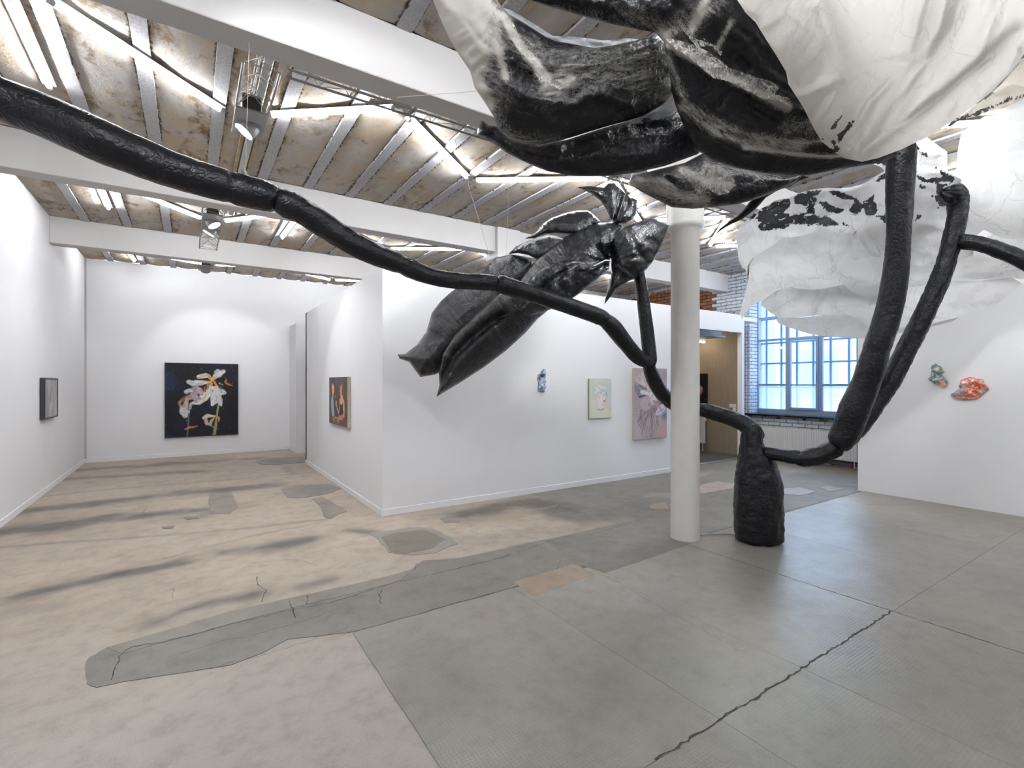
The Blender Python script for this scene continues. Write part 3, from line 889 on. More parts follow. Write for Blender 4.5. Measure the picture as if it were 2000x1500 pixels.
# ------------------------------------------------------------------ structure: beams, ceiling, columns
for i, (a, b) in enumerate(BEAMS):
    MB().box((XL, a, 3.70), (XW, b, ZC), .006).build('ceiling_beam', BEAMM, kind='structure')
ceil = MB().box((XL - .2, YN - .2, ZC + .05), (XW + .3, YB + .2, ZC + .25)).build('ceiling', MORTAR, kind='structure')
PITCH, SWD = .521, .105
xs0 = [.222 + PITCH * k for k in range(-4, 21)]
bays = [(YN, -3.16), (-2.94, .07), (.29, 3.30), (3.52, 6.67), (6.90, 9.90), (10.12, YB)]
rr = random.Random(3)
for bi, (ya, yb) in enumerate(bays):
    if bi < 2:
        MB().box((XL, ya, ZC), (XW, yb, ZC + .05)).build('ceiling_panel', PLASTER, ceil); continue
    L = yb - ya
    nu, nv = 10, max(10, int(L / .09))
    U, W = np.meshgrid(np.linspace(0, 1, nu + 1), np.linspace(0, 1, nv + 1), indexing='ij')
    wpan = PITCH - SWD
    for vi in range(3):
        Xp = (U - .5) * wpan * .999; Yp = (W - .5) * L
        Zp = .012 - .020 * np.sin(np.pi * U) ** 1.0 * 0 + .006 * (fbm(Xp * 5 + vi * 9, Yp * 5, bi) - .5) * 2 - .016 * (1 - np.abs(2 * U - 1)) ** .5
        Zp = Zp + .012
        V = np.stack([Xp.ravel(), Yp.ravel(), Zp.ravel()], 1)
        ed = (.5 - np.abs(U - .5)) * wpan
        seam = np.exp(-((np.abs(U - .5) * wpan) / .012) ** 2)
        me = mesh('ceiling_panel', V, [list(map(int, f[::-1])) for f in grid(nu, nv)], PLASTER, True, attrs={'edge': ed.ravel(), 'seam': seam.ravel()})
        if vi == 0: mes = []
        mes.append(me)
    # strip with slightly ragged sides, and crumbled mortar along it
    sm_ = []
    for vi in range(3):
        n = max(8, int(L / .06)); s = np.linspace(-L / 2, L / 2, n)
        jl = .010 * (fbm(s * 5, vi * 3.0, bi) - .5); jr = .010 * (fbm(s * 5, vi * 3.0 + 9, bi) - .5)
        lft, rgt = -SWD / 2 + jl, SWD / 2 + jr
        V = np.vstack([np.column_stack([lft, s, np.zeros(n)]), np.column_stack([rgt, s, np.zeros(n)]), np.column_stack([lft, s, np.full(n, .03)]), np.column_stack([rgt, s, np.full(n, .03)])])
        Fq = []
        for a in range(n - 1):
            Fq += [[a, a + 1, n + a + 1, n + a], [2 * n + a, 2 * n + a + 1, a + 1, a], [n + a, n + a + 1, 3 * n + a + 1, 3 * n + a]]
        sm_.append(mesh('steel_strip', V, Fq, STRIP))
        m = MB()
        for _ in range(int(L * 34)):
            sd = rr.choice((-1, 1)); yy = rr.uniform(-L / 2 + .03, L / 2 - .03)
            if vnoise(yy * 1.7 + vi * 7, sd * 3.0, bi * 2.0) < .47: continue
            xx = sd * (SWD / 2 + rr.uniform(0, .018)); r = rr.uniform(.004, .011)
            q = [(xx + r * rr.uniform(.5, 1.3), yy, .004), (xx, yy + r * rr.uniform(1, 2.6), .006), (xx - r * rr.uniform(.5, 1.3), yy, .005), (xx, yy - r * rr.uniform(1, 2.6), .004), (xx, yy, -.006), (xx, yy, .02)]
            m.add(q, [[0, 1, 4], [1, 2, 4], [2, 3, 4], [3, 0, 4], [1, 0, 5], [2, 1, 5], [3, 2, 5], [0, 3, 5]])
        cr = mesh('mortar_crumbs', m.v, m.f, CRUMB)
        sm_.append(cr)
    yc = (ya + yb) / 2
    for k, x in enumerate(xs0):
        v = rr.randrange(3)
        if XL < x - SWD / 2 and x + SWD / 2 < XW:
            link('steel_strip', sm_[2 * v], ceil, (x, yc, ZC - .012))
            link('mortar_crumbs', sm_[2 * v + 1], ceil, (x, yc, ZC - .008), kind='stuff')
        xp = x + PITCH / 2
        if xp - wpan / 2 > XL - .25 and xp + wpan / 2 < XW + .3:
            link('ceiling_panel', mes[rr.randrange(3)], ceil, (xp, yc, ZC - .012))

def column(x, y):
    return MB().lathe((x, y, 0.004), [(.146, 0), (.143, .02), (.142, 1.5), (.141, 3.16), (.168, 3.175), (.186, 3.20), (.188, 3.22), (.184, 3.235), (.184, 3.5), (.19, 3.69)], 56).build('column', COLM, kind='structure')
CX, CYY = at_depth(1338, 748, 5.05)[:2]
column(CX, CYY)
MB().box((CX - .24, 3.25, 3.60), (CX + .24, 3.57, 3.70), .01).build('beam_haunch', BEAMM, kind='structure')
column(4.30, 6.78)
MB().box((4.08, 6.60, 3.60), (4.52, 6.97, 4.09), .01).build('beam_haunch', BEAMM, kind='structure')

# ------------------------------------------------------------------ fluorescent tubes
def tube_light(a, b, label, group='fluorescent tubes under the ceiling', mat=None):
    a, b = np.array(a, float), np.array(b, float)
    a[:2] *= KZ; b[:2] *= KZ
    mid = (a + b) / 2; d = (b - a) / np.linalg.norm(b - a)
    t = empty('fluorescent_tube', mid, label=label, cat='light', group=group)
    MB().rod(a + d * .02, b - d * .02, .019, 12).build('tube', mat or TUBE, t)
    for e, s in ((a, 1), (b, -1)): MB().rod(e, e + d * s * .03, .021, 12).build('end_cap', WHITEPL, t)
    w = np.array([-d[1], d[0], 0]) * .044; u0, u1 = np.array([0, 0, .019]), np.array([0, 0, .027]); m = MB()
    V = [a - w + u0, b - w + u0, b + w + u0, a + w + u0, a - w * .8 + u1, b - w * .8 + u1, b + w * .8 + u1, a + w * .8 + u1]
    m.add(V, [[0, 3, 2, 1], [4, 5, 6, 7], [0, 1, 5, 4], [1, 2, 6, 5], [2, 3, 7, 6], [3, 0, 4, 7]])
    m.build('batten', WHITEPL, t)
    return t
Z1, KZ = 4.055, 2.455 / 2.4
row = [((-.94, 4.24), (-.95, 5.39)), ((-.74, 4.16), (.24, 5.01)), ((.60, 4.865), (1.50, 4.14)), ((1.66, 4.23), (2.71, 5.07)), ((2.84, 5.08), (4.13, 4.18)),
       ((4.26, 4.23), (5.60, 5.05)), ((5.75, 4.87), (6.51, 4.21)), ((6.61, 4.27), (7.60, 5.23)), ((7.73, 5.23), (8.75, 4.35)), ((8.9, 4.3), (9.9, 5.0))]
names1 = ['glowing tube running away beside the left wall in the near ceiling bay', 'longest glowing tube slanting down to the spotlight in the near bay', 'glowing tube from the near grey spotlight towards the long truss',
          'glowing tube slanting from the truss towards the middle of the near bay', 'glowing tube above the black blossom and below the dark fabric', 'glowing tube behind the curled top petal of the blossom',
          'glowing tube behind the top of the round column', 'slanting glowing tube behind the tail of the dark fabric', 'short visible glowing tube left of the white fabric edge', 'glowing tube hidden behind the white fabric near the window']
for (a, b), nm in zip(row, names1): tube_light((*a, Z1), (*b, Z1), nm)
row2 = [((-.92, 7.45), (-.93, 8.69)), ((-.84, 7.47), (.14, 8.46)), ((.44, 8.40), (1.30, 7.35)), ((1.31, 7.65), (1.28, 8.86)), ((1.9, 7.8), (2.8, 8.5)), ((3.0, 8.5), (4.1, 7.8)), ((4.4, 7.8), (5.5, 8.5)), ((6.0, 8.5), (7.2, 7.8)), ((7.6, 7.8), (8.8, 8.5))]
names2 = ['small glowing tube nearest the left wall in the second ceiling bay', 'glowing tube left of the double spotlight in the second bay', 'glowing tube right of the double spotlight in the second bay', 'short glowing tube just below the black branch in the second bay'] + ['glowing tube over the near end of the partition room, behind the white beam', 'glowing tube seen above the second beam left of the column haunch', 'glowing tube in the second bay behind the black blossom', 'glowing tube in the second bay behind the round column', 'glowing tube in the second bay nearest the brick wall']
for (a, b), nm in zip(row2, names2): tube_light((*a, Z1), (*b, Z1), nm, mat=TUBE2)
row3 = [((-.97, 10.95), (-.91, 12.14)), ((-.80, 11.25), (.26, 11.71)), ((.43, 11.62), (1.4, 11.2)), ((1.7, 11.2), (2.74, 11.85)), ((2.83, 11.80), (4.0, 11.3))]
names3 = ['far glowing tube nearest the left wall above the back wall', 'far glowing tube left of the furthest spotlight', 'far glowing tube right of the furthest spotlight', 'far glowing tube left of two above the recess by the partition top', 'far glowing tube right of two above the partition top']
for (a, b), nm in zip(row3, names3): tube_light((*a, Z1), (*b, Z1), nm, mat=TUBE3)
tn = [['glowing tube of the nearest bay ' + w for w in ('along the left wall', 'slanting away from the left wall', 'over the thick end of the left branch', 'above the first upper beam span', 'above the upper left dark leaf', 'above the gap between the dark leaves', 'above the broad cream paper leaf', 'next to the right wall over the pale leaves')],
      ['glowing tube behind the viewer ' + w for w in ('along the left wall', 'slanting from the left wall', 'left of the middle', 'just left of the viewer', 'straight over the viewer', 'just right of the viewer', 'right of the middle', 'next to the right wall')]]
for q in (1, 2):
    for (a, b) in row[:8]:
        tube_light((a[0], a[1] - 3.16 * q, Z1), (b[0], b[1] - 3.16 * q, Z1), tn[q - 1][row.index((a, b))] if 1 else '', 'tubes in the nearer ceiling bays')

# ------------------------------------------------------------------ trusses and spotlights
def truss(a, b, side, z, label, w=.11, h=.13, step=.16):
    """flat wire truss from a to b (x,y) at height z with a second rail offset by side and a top rail"""
    a, b, sd = (np.array(v, float) for v in (a, b, side))
    t = empty('wire_truss', (*((a + b) / 2), z), label=label, cat='truss')
    A = lambda p, dz=0: (p[0], p[1], z + dz)
    for p0, p1, dz in ((a, b, 0), (a + sd, b + sd, 0), (a + sd / 2, b + sd / 2, h)):
        MB().rod(A(p0, dz), A(p1, dz), .0085 if dz == 0 else .006, 10).build('rail', STEEL, t)
    n = max(2, int(np.linalg.norm(b - a) / step)); m = MB()
    for k in range(n + 1):
        p = a + (b - a) * k / n; q = a + (b - a) * min(1, (k + .5) / n)
        m.rod(A(p), A(q + sd / 2, h), .003, 5).rod(A(q + sd / 2, h), A(a + (b - a) * min(1, (k + 1) / n)), .003, 5)
        m.rod(A(p + sd), A(q + sd / 2, h), .003, 5).rod(A(q + sd / 2, h), A(a + (b - a) * min(1, (k + 1) / n) + sd), .003, 5)
        if k % 2 == 0: m.rod(A(p), A(p + sd), .0035, 5)
        else: m.rod(A(p), A(a + (b - a) * min(1, (k + 1) / n) + sd), .003, 5)
    m.build('lattice', WIRE, t, kind='stuff')
    for f in (.03, .97):
        p = a + (b - a) * f + sd / 2
        MB().rod(A(p, h), (p[0], p[1], ZC), .0025, 6).build('hanger', WIRE, t)
    return t

def spotlight(x, y, z, w, l, lamps, label, aim, power=(90,), cone=84):
    t = empty('spotlight', (x, y, z), label=label, cat='light')
    MB().box((x - w / 2, y - l / 2, z), (x + w / 2, y + l / 2, z + .012), .002).build('mounting_plate', LAMPG, t)
    MB().box((x - w * .3, y - l * .42, z + .02), (x + w * .3, y - l * .42 + .12, z + .15), .006).build('driver_box', BLACKPL, t)
    for ly, ax in zip(lamps, aim):
        c = Vector((x, y + ly, z))
        MB().lathe(c + Vector((0, 0, -.004)), [(.098, 0), (.104, -.006), (.104, .004), (.085, .008)], 40).build('ring', LAMPG, t)
        ax = Vector(ax).normalized()
        hd = MB().lathe(c + ax * -.03, [(.05, -.04), (.074, -.02), (.078, .03), (.082, .085), (.078, .088)], 40, ax).build('lamp_head', LAMPG, t)
        MB().lathe(c + ax * .058, [(.004, .001), (.074, .0), (.076, -.004)], 36, ax).build('lens', LENS, hd, label='glowing round lens')
        ld = bpy.data.lights.new('spot_beam', 'SPOT'); ld.energy = power[0] if ly == lamps[0] else power[-1]; ld.spot_size = math.radians(cone); ld.spot_blend = .35; ld.shadow_soft_size = .07
        ld.color = (.97, .98, 1)
        lo = bpy.data.objects.new('spot_beam', ld); COL.objects.link(lo); lo.parent = t
        lo.location = c + ax * .075 - Vector((x, y, z)); lo.rotation_euler = ax.to_track_quat('-Z', 'Y').to_euler()
truss((.30, 3.72), (.30, 4.34), (.225, 0), 3.75, 'short wire truss carrying the near grey spotlight below the first beam', step=.16)
truss((.56, 3.74), (9.4, 3.70), (0, -.10), 3.75, 'long wire truss running along the far side of the nearest beam', step=.22)
truss((.13, 7.00), (.13, 7.30), (.235, 0), 3.75, 'short wire truss in front of the double spotlight')
truss((.13, 8.25), (.13, 9.25), (.235, 0), 3.75, 'wire truss beyond the double spotlight over the third beam')
truss((.13, 10.2), (.13, 10.52), (.235, 0), 3.75, 'far wire truss beside the furthest spotlight')
spotlight(.415, 4.58, 3.745, .235, .46, [.06], 'near grey square spotlight on the truss, round lamp tilted left', [(-.60, .06, -.80)], (50,))
spotlight(.25, 7.78, 3.745, .235, .92, [-.15, .28], 'grey double spotlight with two round lamps, below the second bay', [(.45, -.20, -.85), (-.45, .1, -.85)], (85, 40))
spotlight(.25, 10.8, 3.745, .235, .50, [.0], 'furthest small spotlight near the back wall', [(.1, .6, -.6)], (60,), 74)
spotlight(3.70, 2.70, 3.745, .235, .46, [.06], 'added spotlight hidden above the dark canopy to light the partition', [(-.10, .8, -.5)], (150,))  # this and the next three: added out of view to even the wall light
spotlight(5.60, 0.45, 3.745, .235, .46, [.06], 'unseen spotlight added above the fabric to light the right wall', [(.75, .3, -.55)], (110,))
spotlight(.60, 1.10, 3.745, .235, .46, [.06], 'unseen spotlight added in the nearest bay to light the left wall', [(-.55, .6, -.5)], (70,))
spotlight(-.20, 1.60, 3.745, .235, .46, [.06], 'unseen spotlight added over the viewer to light the near partition corner', [(.52, .8, -.42)], (110,), 70)
for (sx_, sy_), nm_ in zip(((3.70, 2.70), (5.60, .45), (.60, 1.10), (-.20, 1.60)), ('above the dark canopy', 'above the white fabric', 'in the nearest bay towards the left wall', 'over the viewer')):
    truss((sx_ - .12, sy_ - .9), (sx_ - .12, sy_ - .26), (.235, 0), 3.75, 'short added wire truss holding the unseen spotlight ' + nm_)  # trusses added only to carry the added spotlights
# timber and white batten along the ceiling
for y0, y1, nm in ((3.53, 6.66, 'timber cable batten on the near ceiling bay beside the spotlight'), (6.91, 8.12, 'timber cable batten on the second ceiling bay beside the double spotlight')):
    t = empty('cable_batten', (.56, (y0 + y1) / 2, 4.05), label=nm, cat='batten')
    MB().box((.42, y0, 4.03), (.45, y1, 4.075), .003).build('timber_strip', TIMBER, t)
    MB().box((.545, y0, 4.03), (.575, y1, 4.075), .003).build('timber_strip', TIMBER, t)
    MB().box((.465, y0, 4.02), (.53, y1, 4.075), .003).build('white_duct', WHITEPL, t)

# ------------------------------------------------------------------ tubes of black foil
SC_PARTS = {}
def foil_tube(name, pts, parent, mat=FOIL, n_per=None, sides=40, seed=0, crease=.006, ends=(True, True), label=None, flat=1.0, folds=()):
    """pts: rows of (x, y, z, r)"""
    P = catmull(np.array(pts, float), 8)
    seg = np.linalg.norm(np.diff(P[:, :3], axis=0), axis=1)
    s = np.concatenate([[0], np.cumsum(seg)])
    n = max(10, int(s[-1] / .016))
    ss = np.linspace(0, s[-1], n)
    Q = np.stack([np.interp(ss, s, P[:, i]) for i in range(4)], 1)
    T = np.gradient(Q[:, :3], axis=0); T /= np.linalg.norm(T, axis=1)[:, None]
    u = Vector(T[0]).orthogonal().normalized(); V = []; 
    for i in range(n):
        t = Vector(T[i]); u = (u - t * u.dot(t)).normalized(); w = t.cross(u)
        a = np.arange(sides) * 2 * math.pi / sides
        r0 = Q[i, 3]
        e = min(ss[i], ss[-1] - ss[i])
        cap = 1.0
        if e < .035:
            if ss[i] < ss[-1] / 2 and ends[0] or ss[i] > ss[-1] / 2 and ends[1]: cap = math.sqrt(max(.001, 1 - (1 - e / .035) ** 2)) * .75 + .25
        ca, sa = np.cos(a), np.sin(a)
        w1 = fbm(ca * 2.2 + seed, sa * 2.2, ss[i] * 5.5, 4) - .5
        rid = np.abs(fbm(ca * 3.5 + seed * 2, sa * 3.5 + ss[i] * 3, ss[i] * 9.0 + 5, 3) - .5) * 2
        # long diagonal wrinkles
        w2 = np.abs(vnoise((a * 1.9 + ss[i] * 3) , ss[i] * 24 + seed, 1.0) - .5)
        endp = math.exp(-e / .05)
        pk = sum(q[1] * math.exp(-((ss[i] / ss[-1] - q[0]) / q[2]) ** 2) for q in folds)
        rr_ = r0 * cap * (1 - pk) + crease * (w1 * 2.2 - rid * .9) - w2 * crease * (1.0 + 3 * endp + 6 * pk)
        rr_ = rr_ * (1 + .0 * a)
        for k in range(sides):
            V.append(Vector(Q[i, :3]) + (u * (ca[k] * rr_[k]) + w * (sa[k] * rr_[k] * flat)))
    V = np.array([tuple(v) for v in V])
    Fq = [[i * sides + k, i * sides + (k + 1) % sides, (i + 1) * sides + (k + 1) % sides, (i + 1) * sides + k] for i in range(n - 1) for k in range(sides)]
    Fq += [list(range(sides))[::-1], [(n - 1) * sides + k for k in range(sides)]]
    loc = Q[n // 2, :3]
    me = mesh(name, V - loc, Fq, mat, True)
    return link(name, me, parent, loc, label=label)

def px_path(L):
    """rows (px, py, width_px, depth) -> x y z r"""
    return [(*at_depth(a, b, d), w / 2 * d / FOC) for a, b, w, d in L]

base = at_depth(1481, 748, 4.93); base[2] = 0
tree = empty('inflatable_plant', base, label='giant black inflated foil plant with tubular branches, hanging blossom and torn white and black canopy', cat='sculpture')
# trunk: a squat soft bottle
tp = []
bx = lambda px: at_depth(px, 748, 4.95)[:2]
for px, z, r in [(1481, .006, .205), (1481, .03, .228), (1481, .10, .236), (1481, .25, .233), (1481, .43, .232), (1481, .58, .226), (1480, .67, .212), (1478, .74, .194), (1475, .81, .176), (1471, .88, .148), (1468, .95, .118), (1467, 1.02, .106), (1468, 1.09, .100), (1470, 1.15, .085), (1471, 1.19, .04)]:
    x, y = bx(px); tp.append((x, y, z, r))
foil_tube('trunk', tp, tree, sides=72, seed=3, crease=.016, ends=(False, False))

# branch to the left, running up towards the viewer, in sections that telescope into each other
foil_tube('branch', px_path([(-60, 168, 86, 2.5), (0, 193, 82, 2.6), (90, 228, 82, 2.7), (180, 268, 83, 2.8), (270, 306, 76, 2.95), (350, 336, 70, 3.1), (455, 367, 64, 3.3), (520, 384, 58, 3.42), (546, 394, 48, 3.46)]), tree, seed=1, crease=.005, folds=[(.80, .10, .02)])
foil_tube('branch', px_path([(534, 388, 46, 3.44), (560, 398, 56, 3.48), (600, 418, 52, 3.55), (700, 482, 47, 3.75), (770, 511, 42, 3.9), (840, 539, 34, 4.02), (900, 549, 32, 4.12), (965, 552, 33, 4.22), (974, 553, 26, 4.23)]), tree, seed=2, crease=.007, folds=[(.55, .08, .02)])
foil_tube('branch', px_path([(966, 549, 28, 4.22), (985, 557, 36, 4.26), (1050, 577, 33, 4.38), (1120, 601, 32, 4.52), (1170, 618, 32, 4.62), (1186, 628, 28, 4.66)]), tree, seed=5, crease=.005)
foil_tube('branch', px_path([(1176, 620, 26, 4.64), (1196, 638, 34, 4.70), (1220, 668, 31, 4.78), (1243, 695, 29, 4.88), (1262, 707, 24, 4.95), (1272, 708, 18, 5.0)]), tree, seed=6, crease=.005)
foil_tube('branch', px_path([(1264, 700, 20, 5.02), (1272, 730, 27, 5.08), (1290, 764, 28, 5.2), (1320, 790, 28, 5.36), (1362, 800, 25, 5.38)]), tree, seed=7, crease=.005)
foil_tube('branch', px_path([(1352, 798, 22, 5.38), (1372, 800, 27, 5.33), (1400, 808, 30, 5.24), (1430, 818, 32, 5.12), (1456, 830, 33, 5.02), (1474, 848, 34, 4.96), (1480, 862, 26, 4.95)]), tree, seed=8, crease=.009)
foil_tube('stalk', px_path([(1236, 500, 22, 5.05), (1250, 545, 23, 5.05), (1259, 610, 25, 5.05), (1266, 670, 27, 5.05), (1270, 704, 26, 5.03), (1268, 714, 16, 5.02)]), tree, seed=9, crease=.004, label='thin upright tube holding the blossom')
foil_tube('knot', px_path([(1250, 706, 14, 5.0), (1260, 706, 24, 5.0), (1270, 708, 24, 5.0), (1280, 712, 12, 5.02)]), tree, seed=10, crease=.008)
# branches to the right
foil_tube('branch', px_path([(1488, 882, 22, 4.86), (1503, 885, 25, 4.83), (1530, 890, 27, 4.76), (1552, 893, 30, 4.7), (1566, 896, 26, 4.68)]), tree, seed=11, crease=.007)
foil_tube('branch', px_path([(1554, 892, 26, 4.70), (1568, 896, 34, 4.66), (1600, 889, 36, 4.6), (1625, 878, 37, 4.55), (1640, 868, 38, 4.52)]), tree, seed=12, crease=.010)
foil_tube('branch', px_path([(1630, 872, 36, 4.53), (1642, 860, 48, 4.5), (1656, 836, 52, 4.47), (1668, 800, 53, 4.43), (1686, 760, 50, 4.40), (1700, 720, 49, 4.36), (1715, 670, 47, 4.32), (1732, 620, 46, 4.3), (1744, 570, 45, 4.27), (1751, 520, 43, 4.25), (1755, 460, 42, 4.22), (1757, 400, 45, 4.2), (1759, 340, 50, 4.18), (1763, 295, 46, 4.15), (1765, 270, 40, 4.14)]), tree, seed=13, crease=.007, folds=[(.34, .05, .02)])
foil_tube('branch', px_path([(1650, 868, 30, 4.66), (1676, 832, 38, 4.66), (1706, 792, 38, 4.66), (1740, 740, 38, 4.64), (1772, 680, 36, 4.62), (1800, 625, 36, 4.6), (1818, 585, 35, 4.58), (1836, 545, 36, 4.56), (1850, 505, 33, 4.55), (1864, 450, 34, 4.53), (1871, 410, 35, 4.52), (1869, 376, 32, 4.50), (1862, 362, 22, 4.49)]), tree, seed=14, crease=.011, folds=[(.62, .06, .02)])
foil_tube('branch', px_path([(1868, 470, 22, 4.52), (1882, 472, 31, 4.48), (1910, 476, 29, 4.4), (1950, 488, 30, 4.28), (1985, 502, 31, 4.18), (2050, 535, 34, 4.0), (2140, 585, 38, 3.75), (2240, 640, 42, 3.5)]), tree, seed=15, crease=.008)
foil_tube('knot', px_path([(1838, 372, 16, 4.42), (1850, 376, 34, 4.42), (1862, 380, 40, 4.44), (1874, 384, 26, 4.46)]), tree, seed=16, crease=.022)
m = MB()
tip = at_depth(475, 322, 3.32); b1 = at_depth(470, 344, 3.32); b2 = at_depth(486, 345, 3.32); b3 = at_depth(479, 342, 3.24); b4 = at_depth(478, 342, 3.4)
m.add([b1, b3, b2, b4, tip], [[0, 1, 4], [1, 2, 4], [2, 3, 4], [3, 0, 4], [3, 2, 1, 0]]); m.build('tied_corner', FOIL, tree, label='small pinched foil corner')

# ------------------------------------------------------------------ foil cushions and paper sheets
def along(P, guide):
    """arc length along a guide line and signed distance across it"""
    g = np.asarray(guide, float)
    best = np.full(len(P), 1e18); arc = np.zeros(len(P)); sg = np.ones(len(P)); acc = 0
    for a, b in zip(g[:-1], g[1:]):
        ab = b - a; L2 = ab @ ab
        t = np.clip(((P - a) @ ab) / L2, 0, 1)
        q = P - (a + t[:, None] * ab)
        d = np.hypot(q[:, 0], q[:, 1]); m = d < best
        best[m] = d[m]; L = math.sqrt(L2); arc[m] = acc + t[m] * L
        sg[m] = np.sign(ab[0] * q[m, 1] - ab[1] * q[m, 0]); acc += L
    return arc, best * sg

def skin(name, outline, depth, mat, parent, T=0.0, R=60, step=6, seed=0, wr=(.010, 16, 30), cr=(.010, 90, 22), guide=None, cross=0.0, pinch=(), ridge=(), rag=0.0,
         tissue=None, black=None, clear=None, label=None, back=.8, smooth_out=True):
    out = np.array(outline, float)
    if smooth_out:
        q = []
        for a, b in zip(out, np.roll(out, -1, 0)):
            n = max(1, int(np.hypot(*(b - a)) / step))
            for k in range(n): q.append(a + (b - a) * k / n)
        out = np.array(q)
        if rag:
            out = out + rag * 2 * np.column_stack([fbm(out[:, 0] / 14, out[:, 1] / 14, seed) - .5, fbm(out[:, 0] / 14, out[:, 1] / 14, seed + 9) - .5])
    lo, hi = out.min(0), out.max(0)
    gx, gy = np.meshgrid(np.arange(lo[0], hi[0], step), np.arange(lo[1], hi[1], step * .87), indexing='ij')
    gx = gx + (np.arange(gx.shape[1]) % 2)[None, :] * step / 2
    G = np.stack([gx.ravel(), gy.ravel()], 1)
    d, _ = seg_dist(G, out, True)
    G = G[inside(G, out) & (d > step * .45)]
    r = geometry.delaunay_2d_cdt([Vector(map(float, q)) for q in np.vstack([out, G])], [], [list(range(len(out)))], 1, 1e-4)
    P = np.array([list(v) for v in r[0]]); F0 = np.array([list(f) for f in r[2] if len(f) == 3])
    ar = (P[F0[:, 1]] - P[F0[:, 0]]); br = (P[F0[:, 2]] - P[F0[:, 0]])
    flip = (ar[:, 0] * br[:, 1] - ar[:, 1] * br[:, 0]) > 0
    F0[flip] = F0[flip][:, ::-1]
    C = np.array(depth, float)
    def feat(x, y):
        x, y = (x - 1000) / 500, (y - 400) / 500
        return np.stack([np.ones_like(x), x, y] + ([x * y, x * x, y * y] if len(C) >= 6 else []), 1)
    co, *_ = np.linalg.lstsq(feat(C[:, 0], C[:, 1]), C[:, 2], rcond=None)
    D = feat(P[:, 0], P[:, 1]) @ co
    dist, arc = seg_dist(P, out, True)
    h = np.sqrt(np.clip(1 - (1 - np.clip(dist / R, 0, 1)) ** 2, 0, 1))
    g = guide if guide is not None else [(lo[0], (lo[1] + hi[1]) / 2), (hi[0], (lo[1] + hi[1]) / 2)]
    fa, fb = along(P, g)
    sw = (vnoise(arc / wr[1], seed, 1.0) - .5) * 2 + (vnoise(arc / (wr[1] * .45), seed, 4.0) - .5)
    disp = wr[0] * sw * np.minimum(dist / 6, 1) * np.exp(-dist / wr[2])
    disp = disp + cr[0] * 2.4 * (fbm(fa / cr[1], fb / cr[2], seed, 4) - .5) * np.minimum(dist / 10, 1)
    disp = disp - cr[0] * .7 * np.abs(fbm(fa / cr[1] * 1.7, fb / cr[2] * 1.5, seed + 20, 3) - .5) * 2 * np.minimum(dist / 10, 1)
    disp = disp + cross * (np.abs(fbm(fa / 9 + .012 * fb, fb / 70, seed + 31, 3) - .5) * -2.4) * np.minimum(dist / 8, 1)
    for (x, y, rad, amp, k) in pinch:
        q = P - np.array([x, y]); rr_ = np.hypot(q[:, 0], q[:, 1]); an = np.arctan2(q[:, 1], q[:, 0])
        cs = np.cos(an), np.sin(an)
        disp = disp + amp * (fbm(cs[0] * k, cs[1] * k, seed + rr_ / 300, 3) - .5) * 3 * np.exp(-(rr_ / rad) ** 1.5) * np.minimum(rr_ / 10, 1)
        disp = disp - amp * 2.2 * np.exp(-(rr_ / (rad * .35)) ** 2)
    for (ln, w, amp) in ridge:
        e, _ = seg_dist(P, ln)
        disp = disp + amp * np.exp(-(e / w) ** 2)
    n = len(P)
    def pts(dep):
        return np.array([at_depth(px, py, t) for (px, py), t in zip(P, dep)])
    front = pts(D - h * T - disp)
    ev = {'tissue': np.zeros(n), 'black': np.zeros(n), 'clear': np.zeros(n)}
    for key, fn in (('tissue', tissue), ('black', black), ('clear', clear)):
        if fn is not None: ev[key] = fn(P)
    flow = np.column_stack([fa * D / FOC, fb * D / FOC, np.full(n, float(seed))])
    V, Fq = front, F0.tolist()
    if T > 0:
        on = dist < .5
        mp = np.arange(n); idx = np.where(~on)[0]; mp[idx] = n + np.arange(len(idx))
        bk = pts(D + h * T * back + disp * .3)[idx]
        V = np.vstack([front, bk])
        Fb = mp[F0][:, ::-1]
        Fb = Fb[(Fb >= n).any(1)]
        Fq = Fq + Fb.tolist()
        ev = {k: np.concatenate([v, v[idx]]) for k, v in ev.items()}
        flow = np.vstack([flow, flow[idx]])
    loc = V.mean(0)
    me = mesh(name, V - loc, Fq, mat, True, attrs=ev if mat not in (FOIL, PETAL) else None)
    if mat in (FOILT, PETAL):
        a = me.attributes.new('flow', 'FLOAT_VECTOR', 'POINT'); a.data.foreach_set('vector', flow.astype(np.float32).ravel())
    return link(name, me, parent, loc, label=label)

def strokes(base, items, polys=()):
    """smooth mask: soft lines (points, width px, value) over a base value"""
    def f(P):
        v = np.full(len(P), float(base))
        for poly, val, soft in polys:
            d, _ = seg_dist(P, poly, True)
            s = np.where(inside(P, poly), d, -d)
            k = np.clip(.5 + s / (2 * soft), 0, 1)
            v = v * (1 - k) + val * k
        for ln, w, val in items:
            d, _ = seg_dist(P, ln)
            k = np.exp(-(d / w) ** 2)
            v = v * (1 - k) + val * k
        return v
    return f
def Z(s, ox, oy, L): return [(ox + a / s, oy + b / s) for a, b in L]
S1, S2, S3 = (lambda L: Z(2.857, 700, 350, L)), (lambda L: Z(2.857, 600, 0, L)), (lambda L: Z(2.5, 1200, 0, L))
S4, S5, S6 = (lambda L: Z(5, 1400, 180, L)), (lambda L: Z(5, 1400, 420, L)), (lambda L: Z(6.667, 1700, 180, L))
S7 = lambda L: Z(5, 1700, 400, L)

